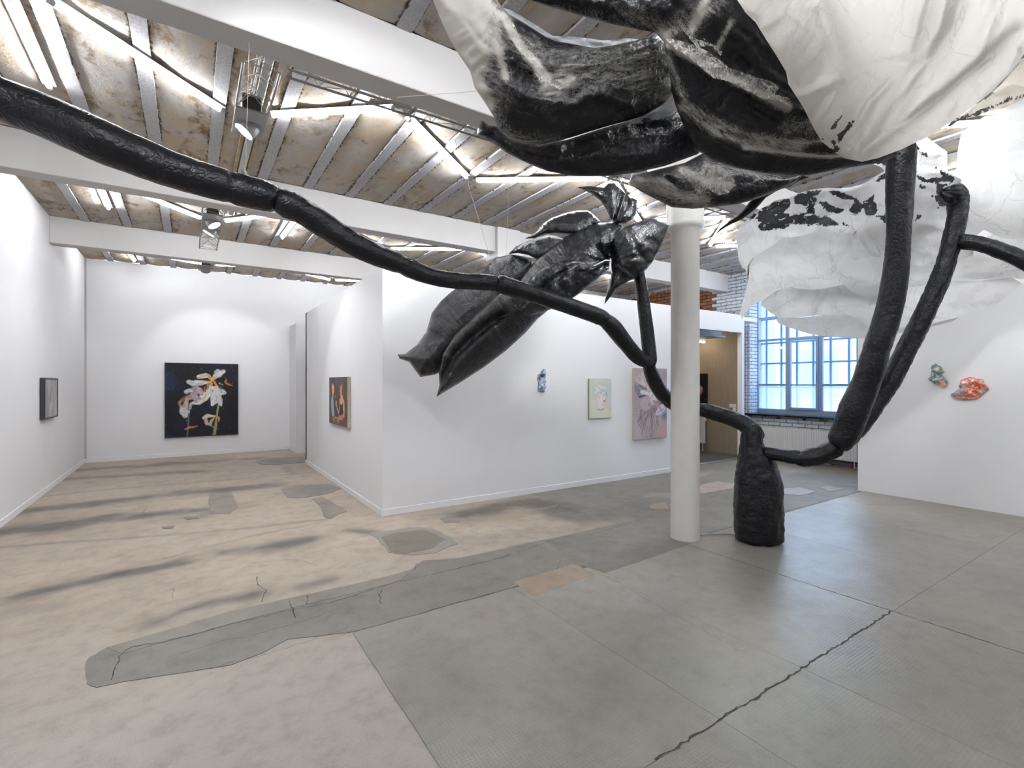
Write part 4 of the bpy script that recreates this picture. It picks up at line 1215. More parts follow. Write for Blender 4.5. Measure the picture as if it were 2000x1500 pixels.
# --- the blossom
bl = empty('blossom', at_depth(1050, 560, 5.1), tree, label='hanging black foil blossom with pointed puffed petals')
skin('petal', S1([(220, 978), (262, 975), (330, 920), (380, 850), (410, 745), (460, 680), (525, 622), (600, 570), (680, 525), (710, 490), (765, 440), (850, 418), (930, 432), (980, 455), (990, 520), (930, 640), (800, 760), (640, 900), (520, 1010), (450, 1080), (430, 1090), (345, 1104), (320, 1070), (285, 1022), (228, 1000)]),
     [(790, 700, 5.15), (900, 560, 5.25), (1040, 500, 5.3)], PETAL, bl, step=3.6, cross=.014, T=0.204, R=70, seed=1, wr=(0.022, 18, 40), cr=(0.009, 92, 25), guide=S1([(240, 990), (500, 800), (900, 450)]), pinch=[(*S1([(450, 885)])[0], 45, .012, 2.5)])
skin('petal', S1([(436, 1214), (452, 1150), (448, 1080), (470, 980), (540, 870), (640, 770), (760, 660), (860, 590), (980, 560), (1080, 600), (1130, 660), (1060, 730), (1000, 780), (930, 860), (820, 960), (700, 1050), (560, 1140)]),
     [(860, 740, 4.95), (950, 650, 4.95), (1060, 560, 5.0)], PETAL, bl, step=3.6, cross=.014, T=0.204, R=55, seed=2, wr=(0.024, 17, 40), cr=(0.008, 92, 22), guide=S1([(440, 1210), (700, 900), (1100, 620)]), ridge=[(S1([(470, 1120), (540, 980), (640, 880), (740, 800), (800, 760)]), 9, -.075)], label='lowest petal, split by a deep seam')
skin('petal', S1([(900, 560), (985, 455), (1080, 378), (1160, 320), (1240, 280), (1340, 243), (1430, 238), (1480, 262), (1450, 330), (1425, 400), (1405, 450), (1395, 505), (1350, 540), (1300, 585), (1230, 640), (1160, 690), (1050, 730), (960, 740), (900, 700), (860, 640)]),
     [(1020, 590, 5.0), (1100, 500, 5.05), (1200, 440, 5.05)], PETAL, bl, step=3.6, cross=.014, T=0.228, R=70, seed=3, wr=(0.022, 18, 46), cr=(0.010, 109, 22), guide=S1([(900, 620), (1150, 420), (1400, 300)]), pinch=[(*S1([(1395, 455)])[0], 75, .045, 6.5)])
skin('petal', S1([(740, 792), (830, 720), (890, 670), (925, 600), (990, 520), (1060, 480), (1150, 452), (1240, 452), (1312, 458), (1300, 500), (1250, 560), (1190, 640), (1130, 700), (1040, 740), (950, 765), (850, 780)]),
     [(970, 620, 4.86), (1060, 560, 4.84), (1150, 520, 4.86)], PETAL, bl, step=3.6, cross=.014, T=0.156, R=42, seed=4, wr=(0.028, 15, 42), cr=(0.010, 58, 19), guide=S1([(740, 790), (1000, 600), (1310, 460)]), ridge=[(S1([(1310, 462), (1220, 480), (1150, 520), (1080, 570), (1000, 640), (880, 700)]), 7, -.05), (S1([(1060, 520), (1040, 600), (1080, 680)]), 6, -.03)], label='middle petal with a folded edge')
skin('petal', S1([(1410, 450), (1405, 390), (1430, 320), (1470, 278), (1530, 245), (1600, 224), (1650, 220), (1690, 242), (1732, 258), (1718, 300), (1690, 370), (1650, 450), (1610, 500), (1570, 535), (1500, 575), (1440, 620), (1400, 665), (1372, 699), (1382, 650), (1395, 590), (1412, 520)]),
     [(1190, 520, 4.92), (1250, 460, 4.9), (1300, 450, 4.88)], PETAL, bl, step=3.6, cross=.014, T=0.192, R=60, seed=5, wr=(0.024, 17, 40), cr=(0.008, 84, 22), guide=S1([(1400, 460), (1560, 380), (1720, 260)]), pinch=[(*S1([(1405, 455)])[0], 70, .045, 6.5)], ridge=[(S1([(1715, 270), (1640, 430), (1560, 520), (1400, 650)]), 4, -.02), (S1([(1560, 400), (1590, 440), (1620, 475)]), 4, -.035)], label='broad right petal with a hanging pointed tip')
skin('petal', S1([(1222, 44), (1290, 38), (1370, 48), (1395, 24), (1425, 22), (1462, 52), (1510, 100), (1545, 130), (1552, 180), (1530, 215), (1490, 250), (1440, 248), (1408, 225), (1385, 170), (1350, 120), (1300, 82)]),
     [(1150, 370, 5.05), (1200, 400, 5.05), (1230, 420, 5.05)], PETAL, bl, step=3.6, cross=.014, T=0.120, R=34, seed=6, wr=(0.022, 14, 31), cr=(0.007, 50, 16), ridge=[(S1([(1465, 60), (1455, 130), (1440, 190), (1425, 235)]), 5, -.05)], label='curled top petal')
skin('petal', S1([(1508, 108), (1530, 106), (1556, 118), (1554, 190), (1530, 225), (1490, 246), (1452, 240), (1462, 190), (1485, 150)]),
     [(1220, 390, 5.0), (1235, 400, 5.0), (1215, 430, 5.0)], PETAL, bl, step=3.6, cross=.014, T=0.084, R=16, seed=7, wr=(0.015, 11, 20), cr=(0.005, 33, 11))
skin('petal', S1([(928, 333), (985, 298), (1035, 245), (1080, 215), (1150, 190), (1215, 176), (1280, 174), (1300, 186), (1330, 215), (1362, 248), (1290, 278), (1240, 312), (1180, 312), (1100, 300), (1040, 304), (985, 330)]),
     [(1030, 465, 5.2), (1100, 430, 5.2), (1160, 440, 5.15)], PETAL, bl, step=3.6, cross=.014, T=0.120, R=32, seed=8, wr=(0.022, 14, 31), cr=(0.007, 75, 16), guide=S1([(930, 333), (1100, 240), (1360, 245)]))
skin('petal', S1([(836, 419), (880, 375), (950, 342), (1010, 322), (1060, 306), (1110, 318), (1165, 340), (1120, 380), (1060, 430), (1000, 450), (950, 424), (890, 412)]),
     [(1000, 495, 5.28), (1060, 470, 5.25), (1100, 470, 5.2)], PETAL, bl, step=3.6, cross=.014, T=0.108, R=28, seed=9, wr=(0.022, 14, 31), cr=(0.007, 75, 15), guide=S1([(840, 418), (1000, 360), (1160, 340)]))
m = MB()
a0 = S1([(1315, 485), (1345, 470), (1380, 452), (1412, 455)])
for (p, q) in zip(a0[:-1], a0[1:]): m.rod(at_depth(*p, 4.80), at_depth(*q, 4.80), .006, 8)
m.build('tie', CORD, bl, label='pale tie around the neck of the blossom')

# --- dark canopy of black foil and torn paper
dk = empty('dark_canopy', at_depth(1300, 180, 2.9), tree, label='black foil leaves streaked with torn white paper')
P1o = S2([(690, -30), (745, 110), (800, 230), (850, 310), (910, 400), (935, 490), (990, 570), (1040, 650), (1075, 735), (1140, 780), (1230, 808), (1300, 808), (1400, 788), (1520, 752), (1650, 712), (1760, 682), (1880, 645), (1990, 580), (2060, 500), (2060, 300), (1990, 215), (1945, 185), (1900, 205), (1830, 226), (1700, 255), (1600, 268), (1480, 245), (1380, 228), (1330, 205), (1260, 160), (1190, 115), (1130, 82), (1080, 30), (1040, -30)])
skin('leaf', P1o, [(850, 0, 2.66), (900, 120, 2.72), (960, 220, 2.82), (1060, 280, 2.95), (1250, 200, 3.0), (1290, 80, 2.85), (1150, 90, 2.75), (1000, 20, 2.66)], FOILT, dk, cross=.014, T=.10, R=80, step=5, seed=11,
     wr=(.010, 20, 30), cr=(.022, 120, 26), guide=S2([(700, 0), (950, 330), (1250, 480), (1600, 440), (1950, 380)]),
     ridge=[(S2([(1100, 470), (1300, 560), (1480, 590), (1620, 520), (1800, 590)]), 12, .04), (S2([(1100, 110), (1150, 260), (1270, 400)]), 10, .03)],
     tissue=strokes(.60, [(S2([(1150, 640), (1450, 640), (1650, 560), (1900, 610)]), 22, .05), (S2([(1200, 720), (1500, 700), (1800, 640)]), 20, .06), (S2([(1180, 140), (1350, 240), (1500, 260)]), 12, -.1), (S2([(1100, 330), (1150, 450), (1230, 520)]), 20, .2),
         (S2([(760, -20), (800, 130), (870, 260)]), 46, 1.6), (S2([(950, 0), (980, 90)]), 26, 1.3), (S2([(890, 300), (960, 480), (1010, 590)]), 12, 1.15), (S2([(1090, 90), (1190, 260), (1280, 350), (1340, 440)]), 7, 1.4),
         (S2([(1340, 440), (1330, 490), (1420, 470), (1480, 450)]), 10, 1.0), (S2([(1050, 60), (1060, 250), (1110, 430)]), 10, 1.0), (S2([(1380, 330), (1600, 300), (1850, 290)]), 26, .62), (S2([(1080, 740), (1250, 800)]), 9, .55)]),
     clear=strokes(0, [(S2([(700, -20), (760, 110), (840, 260)]), 16, .45), (S2([(900, 60), (850, -20)]), 22, .3)]), label='large upper left leaf, black foil under scratchy torn paper')
skin('foil_lining', S2([(1050, 30), (1140, 58), (1200, 92), (1290, 148), (1370, 200), (1500, 205), (1650, 226), (1800, 212), (1850, 220), (1700, 262), (1600, 275), (1480, 255), (1380, 240), (1260, 172), (1130, 92), (1060, 60)]), [(1000, 20, 2.80), (1080, 70, 2.88), (1240, 80, 2.98)], PAPERG, dk, step=4, seed=45, cr=(.02, 30, 10), label='grey paper lining along the upper rim')
# scraps hanging from it
skin('paper_scrap', S2([(1100, 90), (1150, 130), (1200, 230), (1270, 320), (1340, 420), (1380, 440), (1485, 445), (1460, 475), (1410, 502), (1350, 470), (1330, 498), (1270, 420), (1255, 340), (1190, 280), (1130, 180)]), [(1000, 50, 2.52), (1060, 120, 2.6), (1110, 165, 2.66)], LACE, dk, step=4, seed=41, rag=2, cr=(.02, 40, 14), clear=None)
skin('paper_scrap', S2([(1040, 60), (1085, 180), (1080, 300), (1140, 440), (1090, 380), (1000, 310), (980, 230), (1000, 140)]), [(970, 40, 2.55), (990, 100, 2.6), (985, 140, 2.66)], LACE, dk, step=4, seed=42, rag=2, cr=(.02, 40, 14))
P0o = [(1020, -30), (1040, 2), (1075, 14), (1120, 26), (1160, 38), (1195, 47), (1247, 58), (1281, 64), (1296, 82), (1306, 130), (1312, 180), (1320, 208), (1336, 248), (1360, 290), (1392, 312), (1440, 328), (1504, 340), (1576, 343), (1640, 330), (1720, 318), (1760, 300), (1700, 230), (1640, 120), (1560, 20), (1530, -30)]
skin('leaf', P0o, [(1040, 0, 2.60), (1250, 55, 2.72), (1310, 190, 2.85), (1400, 315, 3.05), (1570, 342, 3.05), (1720, 310, 3.0), (1600, 100, 2.68), (1500, 0, 2.56), (1300, 0, 2.6)], FOILT, dk, cross=.010, T=.10, R=110, step=5, seed=12,
     wr=(.010, 22, 30), cr=(.026, 210, 26), guide=[(1200, 20), (1320, 130), (1400, 220), (1520, 290), (1700, 310)],
     ridge=[([(1300, 100), (1330, 190), (1380, 262), (1460, 300)], 12, .05), ([(1320, 70), (1420, 150), (1560, 210)], 12, .04)],
     tissue=strokes(-.12, [([(1220, 20), (1300, 60), (1400, 10)], 34, .62), ([(1290, 70), (1330, 100), (1400, 140), (1470, 175), (1540, 210)], 13, 1.15), ([(1300, 110), (1340, 200), (1400, 240), (1480, 270), (1560, 285)], 15, .72),
          ([(1330, 210), (1400, 262), (1500, 285), (1640, 270)], 12, .78), ([(1455, 288), (1540, 300), (1620, 306), (1690, 300)], 7, 1.0), ([(1540, 250), (1600, 240)], 24, .55), ([(1350, 60), (1380, 0)], 10, 1.0), ([(1400, 95), (1430, 40)], 9, .9), ([(1100, 15), (1240, 45)], 14, .5)]), label='central sweeping leaf of black foil with torn paper bands')
for zp, sd in ((([(250, 190), (330, 200), (440, 240), (560, 330), (700, 380), (850, 420), (905, 530), (820, 500), (700, 470), (600, 410), (480, 380), (380, 290), (300, 240)]), 51), (([(300, 60), (360, 130), (400, 190), (500, 210), (560, 150), (600, 110), (640, 70), (590, 20), (560, 90), (540, 140), (520, 270), (470, 220), (400, 230), (340, 150)]), 52), (([(370, 0), (400, 60), (430, 120), (470, 180), (440, 200), (390, 110), (370, 60)]), 53)):
    skin('paper_scrap', S3(zp), [(1320, 80, 2.56), (1420, 150, 2.62), (1560, 210, 2.74)], LACE, dk, step=4, seed=sd, rag=3, cr=(.02, 50, 12))
P2o = S2([(968, 674), (985, 676), (1010, 698), (1060, 704), (1090, 735), (1120, 768), (1200, 795), (1290, 812), (1450, 780), (1650, 715), (1880, 650), (2060, 610), (2200, 640), (2230, 800), (2180, 860), (2000, 925), (1850, 962), (1700, 980), (1600, 985), (1450, 975), (1340, 956), (1200, 898), (1110, 852), (1040, 802), (985, 772), (948, 757), (950, 705)])
skin('leaf', P2o, [(940, 250, 3.2), (1060, 310, 3.2), (1200, 300, 3.25), (1360, 280, 3.2)], FOILT, dk, cross=.014, T=.12, R=46, step=5, seed=13, wr=(.012, 18, 26), cr=(.020, 90, 30), guide=S2([(960, 700), (1300, 880), (2100, 780)]),
     ridge=[(S2([(1150, 800), (1400, 850), (1700, 760), (1990, 700)]), 10, -.03), (S2([(1420, 810), (1400, 900)]), 6, .02)], tissue=strokes(-.25, [(S2([(1750, 690), (1950, 640)]), 14, .5)]), label='lower left leaf of plain black foil with an upturned tip')
skin('foil_lining', S2([(1800, 690), (1840, 640), (1900, 600), (1980, 575), (2060, 560), (2070, 600), (2040, 650), (1900, 690)]), [(1240, 220, 3.12), (1300, 200, 3.1), (1310, 220, 3.12)], PAPERG, dk, step=4, seed=43, cr=(.03, 30, 12), label='silvery paper lining in the gap')
P5o = S3([(70, 892), (90, 858), (200, 830), (340, 796), (430, 750), (600, 790), (830, 850), (925, 858), (870, 900), (800, 930), (700, 970), (600, 998), (480, 1012), (380, 1020), (280, 1012), (200, 972), (120, 930)])
skin('leaf', P5o, [(1230, 356, 3.7), (1380, 320, 3.6), (1560, 345, 3.6), (1380, 405, 3.6)], FOILT, dk, T=.12, R=34, step=4, seed=14, wr=(.010, 14, 20), cr=(.016, 60, 16), guide=S3([(80, 880), (300, 990), (600, 960), (900, 870)]),
     tissue=strokes(.0, [(S3([(100, 890), (200, 910), (320, 960), (440, 980)]), 24, .85), (S3([(330, 830), (450, 880), (560, 900)]), 14, .95), (S3([(450, 800), (560, 850)]), 10, .6), (S3([(650, 830), (850, 860)]), 22, -.3)]), label='small bowl-shaped leaf above the column')
skin('paper_scrap', S3([(330, 820), (400, 860), (450, 800), (520, 810), (570, 850), (595, 900), (560, 940), (500, 955), (460, 920), (400, 950), (380, 900), (350, 870)]), [(1340, 340, 3.42), (1400, 350, 3.4), (1430, 370, 3.42)], LACE, dk, step=4, seed=44, rag=3, cr=(.02, 30, 10))
skin('leaf_tail', S4([(640, 800), (850, 790), (900, 830), (800, 870), (720, 920), (600, 955), (480, 1030), (400, 1120), (330, 1180), (250, 1240), (160, 1280), (80, 1320), (0, 1385), (-40, 1420), (30, 1330), (120, 1260), (200, 1210), (260, 1150), (320, 1070), (430, 1000), (540, 900)]), [(1440, 430, 3.8), (1500, 380, 3.7), (1560, 345, 3.6)], FOILT, dk, T=.03, R=14, step=4, seed=15, wr=(.006, 14, 12), cr=(.016, 70, 12),
     tissue=strokes(.15, [(S4([(480, 1000), (640, 850)]), 10, .5)]), guide=S4([(0, 1380), (400, 1050), (800, 830)]), label='thin twisted black tail')

# --- pale canopy of white paper
wh = empty('white_canopy', at_depth(1700, 300, 4.0), tree, label='white and cream paper leaves with scraps of black foil')
V3o = S3([(580, -60), (600, 0), (640, 62), (690, 110), (740, 192), (790, 270), (838, 350), (850, 412), (920, 520), (980, 640), (1012, 690), (1080, 748), (1130, 775), (1210, 790), (1290, 771), (1400, 730), (1530, 668), (1640, 600), (1750, 520), (1850, 440), (1940, 350), (2010, 250), (2120, 60), (2150, -60)])
blk = [(S4(L), .95, 2.2) for L in ([(1265, 180), (1220, 250), (1180, 310), (1150, 370), (1105, 375), (1100, 345), (1140, 310), (1160, 270), (1210, 230)], [(1345, 270), (1330, 310), (1290, 360), (1240, 430), (1210, 480), (1170, 480), (1180, 410), (1230, 370), (1270, 330)], [(1120, 480), (1160, 470), (1200, 510), (1175, 560), (1130, 590), (1060, 530), (1100, 540), (1150, 540)], [(1015, 420), (1060, 445), (1035, 470)])]
skin('leaf', V3o, [(1440, 0, 2.36), (1560, 200, 2.55), (1680, 310, 2.72), (1850, 240, 2.62), (2000, 100, 2.45), (1800, 0, 2.34), (1750, 150, 2.42)], PAPERF, wh, T=0, R=120, step=5, seed=21, wr=(.010, 30, 40), cr=(.030, 260, 34), guide=[(1690, 310), (1780, 200), (1850, 80), (1900, -60)],
     ridge=[([(1690, 300), (1780, 190), (1860, 60), (1890, -30)], 15, .075), ([(1660, 290), (1700, 200), (1790, 120), (1820, 0)], 11, .05), ([(1690, 290), (1850, 190), (1990, 60)], 13, .06), ([(1620, 240), (1640, 120), (1600, 0)], 20, .04), ([(1700, 290), (1800, 220), (1930, 110)], 8, .03), ([(1660, 280), (1740, 170), (1830, 60), (1850, -20)], 8, -.03), ([(1560, 190), (1700, 130), (1850, 110)], 12, .02)],
     black=strokes(0, [], blk), label='broad cream paper leaf in front with black flecks near its tip')
skin('leaf', S3([(1600, 640), (1650, 590), (1760, 520), (1880, 420), (1960, 330), (2040, 240), (2120, 200), (2120, 420), (2000, 470), (1880, 520), (1760, 570), (1680, 590), (1640, 620)]), [(1860, 236, 3.1), (1930, 190, 3.1), (2010, 150, 3.1)], PAPERC, wh, step=5, seed=22,
     black=strokes(0, [(S3([(1600, 630), (1680, 588), (1760, 562), (1850, 525), (1930, 485), (2010, 462)]), 5.5, .9), (S3([(1790, 485), (1850, 455)]), 3, .9)]), cr=(.02, 100, 20), label='narrow cream leaf edged in black behind the front leaf')
# right rear leaf
V6o = S6([(1130, 960), (1140, 750), (1180, 560), (1260, 470), (1370, 390), (1480, 320), (1620, 290), (1800, 200), (2000, 80), (2500, -60), (2800, 400), (2800, 1900), (2300, 1950), (1700, 1900), (1300, 1700), (1180, 1500), (1050, 1250), (1060, 1060), (1100, 1030)])
skin('leaf', V6o, [(1870, 320, 4.75), (1880, 260, 4.6), (2000, 190, 3.95), (2050, 440, 4.6), (1900, 440, 4.9), (2000, 300, 4.2)], PAPERB, wh, step=7, seed=23, cr=(.05, 120, 40), wr=(.01, 30, 30), guide=[(1860, 360), (1980, 300), (2100, 260)], label='tall white paper leaf at the right')
W1b = [S4(L) for L in ([(300, 1240), (350, 1195), (430, 1140), (520, 1100), (570, 1065), (640, 1045), (700, 1040), (730, 1090), (640, 1180), (740, 1195), (860, 1185), (980, 1210), (1080, 1218), (1150, 1258), (1190, 1275), (1200, 1300), (900, 1300), (720, 1290), (640, 1335), (500, 1355), (415, 1358), (410, 1250)],
    [(740, 1035), (800, 995), (900, 962), (1000, 948), (1040, 962), (975, 1010), (960, 1080), (955, 1195), (880, 1170), (870, 1100), (760, 1085)], [(1070, 955), (1200, 970), (1300, 1010), (1370, 1040), (1425, 1130), (1400, 1185), (1330, 1208), (1300, 1150), (1340, 1050), (1270, 1050), (1180, 1025), (1130, 1000)],
    [(980, 1060), (1080, 1080), (1150, 1120), (1250, 1150), (1180, 1190), (1100, 1180), (1040, 1130)], [(1410, 1060), (1480, 1050), (1530, 1000), (1540, 1070), (1560, 1130), (1550, 1210), (1460, 1210), (1440, 1150)], [(1550, 1215), (1670, 1185), (1680, 1290), (1600, 1240)],
    [(1180, 1270), (1330, 1295), (1250, 1305)], [(1500, 680), (1600, 640), (1680, 600), (1690, 720), (1620, 715)], [(1530, 880), (1600, 810), (1670, 780), (1680, 860), (1620, 860)])] + \
    [S6(L) for L in ([(550, 680), (600, 660), (620, 720), (700, 790), (770, 830), (740, 860), (660, 800), (600, 760)], [(560, 1060), (640, 1090), (740, 1145), (800, 1120), (850, 1100), (930, 1110), (920, 1040), (1000, 1050), (1100, 1110), (1060, 1180), (900, 1180), (820, 1180), (720, 1175), (600, 1115)],
    [(860, 1205), (1000, 1200), (1050, 1300), (1040, 1460), (880, 1500), (860, 1400), (770, 1350), (860, 1330)], [(620, 1210), (730, 1230), (800, 1300), (740, 1275), (640, 1240)], [(545, 940), (582, 960), (585, 1220), (550, 1200)], [(640, 920), (675, 915), (665, 945)], [(840, 930), (870, 960), (920, 1040), (905, 1060), (860, 990)])] + [S7([(400, 165), (480, 95), (500, 105), (490, 125), (420, 170)])]
W1o = S4([(300, 1245), (350, 1192), (430, 1136), (510, 1098), (570, 1058), (640, 1040), (700, 1036), (750, 1008), (820, 980), (900, 958), (1000, 942), (1080, 935), (1200, 938), (1300, 930), (1400, 905), (1480, 870), (1560, 815), (1640, 770), (1600, 730), (1500, 690), (1640, 600), (1760, 560)]) + [(1788, 274), (1808, 266), (1829, 282), (1850, 297), (1851, 334), (1860, 342), (1900, 360), (1960, 350), (2030, 330), (2110, 330), (2110, 420), (2040, 428), (1960, 425), (1930, 440), (1908, 460), (1900, 500), (1800, 520), (1700, 500), (1680, 470), (1672, 450), (1662, 462), (1650, 462)] + S4([(1130, 1350), (1060, 1330), (960, 1365), (850, 1400), (630, 1435), (540, 1500), (480, 1540), (350, 1620)]) + S5([(300, 500), (297, 570), (285, 555), (280, 530), (250, 518), (215, 450), (200, 330), (190, 220), (205, 160), (240, 90)])
skin('leaf', W1o, [(1440, 470, 4.9), (1550, 380, 4.75), (1760, 290, 4.6), (1850, 330, 4.72), (2050, 370, 4.85), (1700, 450, 5.0), (1900, 440, 5.0)], PAPERB, wh, step=5, seed=24, rag=0, cr=(.045, 90, 36), wr=(.02, 26, 30), guide=[(1440, 480), (1680, 400), (1860, 380), (2100, 400)],
     black=strokes(0, [], [(b, .98, 1.8) for b in W1b]), ridge=[([(1672, 448), (1700, 490), (1760, 520)], 10, .05), ([(1672, 448), (1640, 520)], 8, .04)], label='upper rear leaf, white paper blotched with torn black foil')
W2o = S5([(620, 238), (850, 190), (950, 160), (1060, 125), (1180, 165), (1290, 205), (1350, 195), (1400, 120), (1700, 60), (2100, 40)]) + [(1900, 470), (1930, 462), (1965, 448), (2000, 434), (2110, 420), (2110, 560), (2040, 550), (1976, 543), (1912, 546), (1852, 549), (1760, 560), (1700, 600)] + S5([(1450, 800), (1300, 740), (1240, 678), (1200, 655), (1100, 640), (1000, 626), (930, 628), (830, 645), (720, 700), (580, 745), (440, 835), (400, 852), (330, 905), (270, 965), (246, 1022), (222, 965), (240, 900), (275, 760), (312, 620), (320, 480), (360, 415), (480, 340)])
skin('leaf', W2o, [(1450, 600, 5.15), (1540, 480, 5.1), (1650, 460, 5.1), (1900, 500, 5.2), (2100, 480, 5.0), (1700, 570, 5.35)], PAPERB, wh, step=6, seed=25, cr=(.06, 110, 44), wr=(.015, 30, 40), guide=[(1440, 560), (1640, 540), (2100, 500)],
     ridge=[([(1672, 452), (1640, 500), (1620, 525), (1600, 545)], 8, .05), ([(1672, 460), (1720, 520)], 9, .05), ([(1625, 525), (1700, 550)], 7, .03)], label='wide middle rear leaf of white paper')
skin('leaf', [(1525, 575), (1535, 548), (1566, 530), (1620, 528), (1665, 545), (1668, 575), (1600, 580)], [(1540, 560, 5.65), (1600, 550, 5.65), (1660, 560, 5.6)], PAPERB, wh, step=6, seed=31, cr=(.02, 50, 20), label='inner white paper seen through the eye-shaped gap')
W3o = S5([(440, 838), (580, 748), (720, 702), (820, 722), (950, 730), (1100, 708), (1245, 676), (1300, 700), (1500, 640)]) + [(1760, 545), (1852, 549), (1912, 548), (1976, 542), (2000, 556), (2110, 520), (2110, 500), (2000, 553), (1950, 592), (1900, 613), (1820, 632), (1760, 640), (1700, 640)] + S5([(1350, 1000), (1200, 948), (1100, 965), (960, 982), (800, 1000), (600, 1002), (520, 950), (430, 880)])
skin('leaf', W3o, [(1500, 600, 5.5), (1640, 560, 5.45), (1640, 610, 5.45), (1800, 600, 5.35), (2000, 570, 5.2), (1900, 560, 5.3)], PAPERB, wh, step=6, seed=26, cr=(.05, 90, 30), wr=(.015, 30, 30), guide=[(1500, 600), (1700, 600), (2000, 560)], ridge=[([(1618, 562), (1600, 590), (1594, 610)], 6, .05)], label='lower rear leaf of thin white paper')
W4o = S5([(578, 1015), (610, 1000), (800, 1002), (960, 985), (1200, 950), (1245, 940), (1400, 960), (1600, 1010), (1900, 1000)]) + [(1850, 618), (1905, 600), (1860, 628), (1800, 643), (1755, 651), (1692, 661)] + S5([(1300, 1200), (1100, 1190), (1000, 1175), (900, 1160), (800, 1130), (690, 1092), (600, 1055)])
skin('leaf', W4o, [(1530, 625, 5.75), (1640, 620, 5.6), (1640, 655, 5.6), (1850, 630, 5.4)], PAPERB, wh, step=6, seed=27, cr=(.04, 90, 24), wr=(.015, 30, 20), guide=[(1520, 620), (1700, 640), (1900, 610)], label='lowest rear leaf of thin white paper')

# cords that hold it up
for k, (a, b) in enumerate([(((925, 395), 4.25), ((967, 535), 4.2)), (((995, 340), 4.6), ((989, 500), 5.15)), (((487, 70), 3.0), ((480, 322), 3.32)), (((1238, 330), 4.6), ((1206, 425), 4.95)), (((1218, 335), 4.6), ((1196, 430), 4.95)), (((775, 190), 3.3), ((930, 178), 2.8))]):
    p, q = at_depth(*a[0], a[1]), at_depth(*b[0], b[1])
    if k != 5:
        d = p - q; p = q + d * ((ZC - q[2]) / d[2]) if abs(d[2]) > .05 else p
    MB().rod(p, q, .0016, 5).build('hanging_cord', CORD, tree)

# air hose on the floor
m = MB(); hp = catmull([ground(1366, 1047) + (.015,), ground(1385, 1046) + (.015,), ground(1410, 1045) + (.015,), ground(1434, 1046) + (.015,)], 6)
for p, q in zip(hp[:-1], hp[1:]): m.rod(p, q, .006, 8)
tag(m.build('power_cord', CABLE), 'thin pale cord on the floor between column and black base', 'cord')

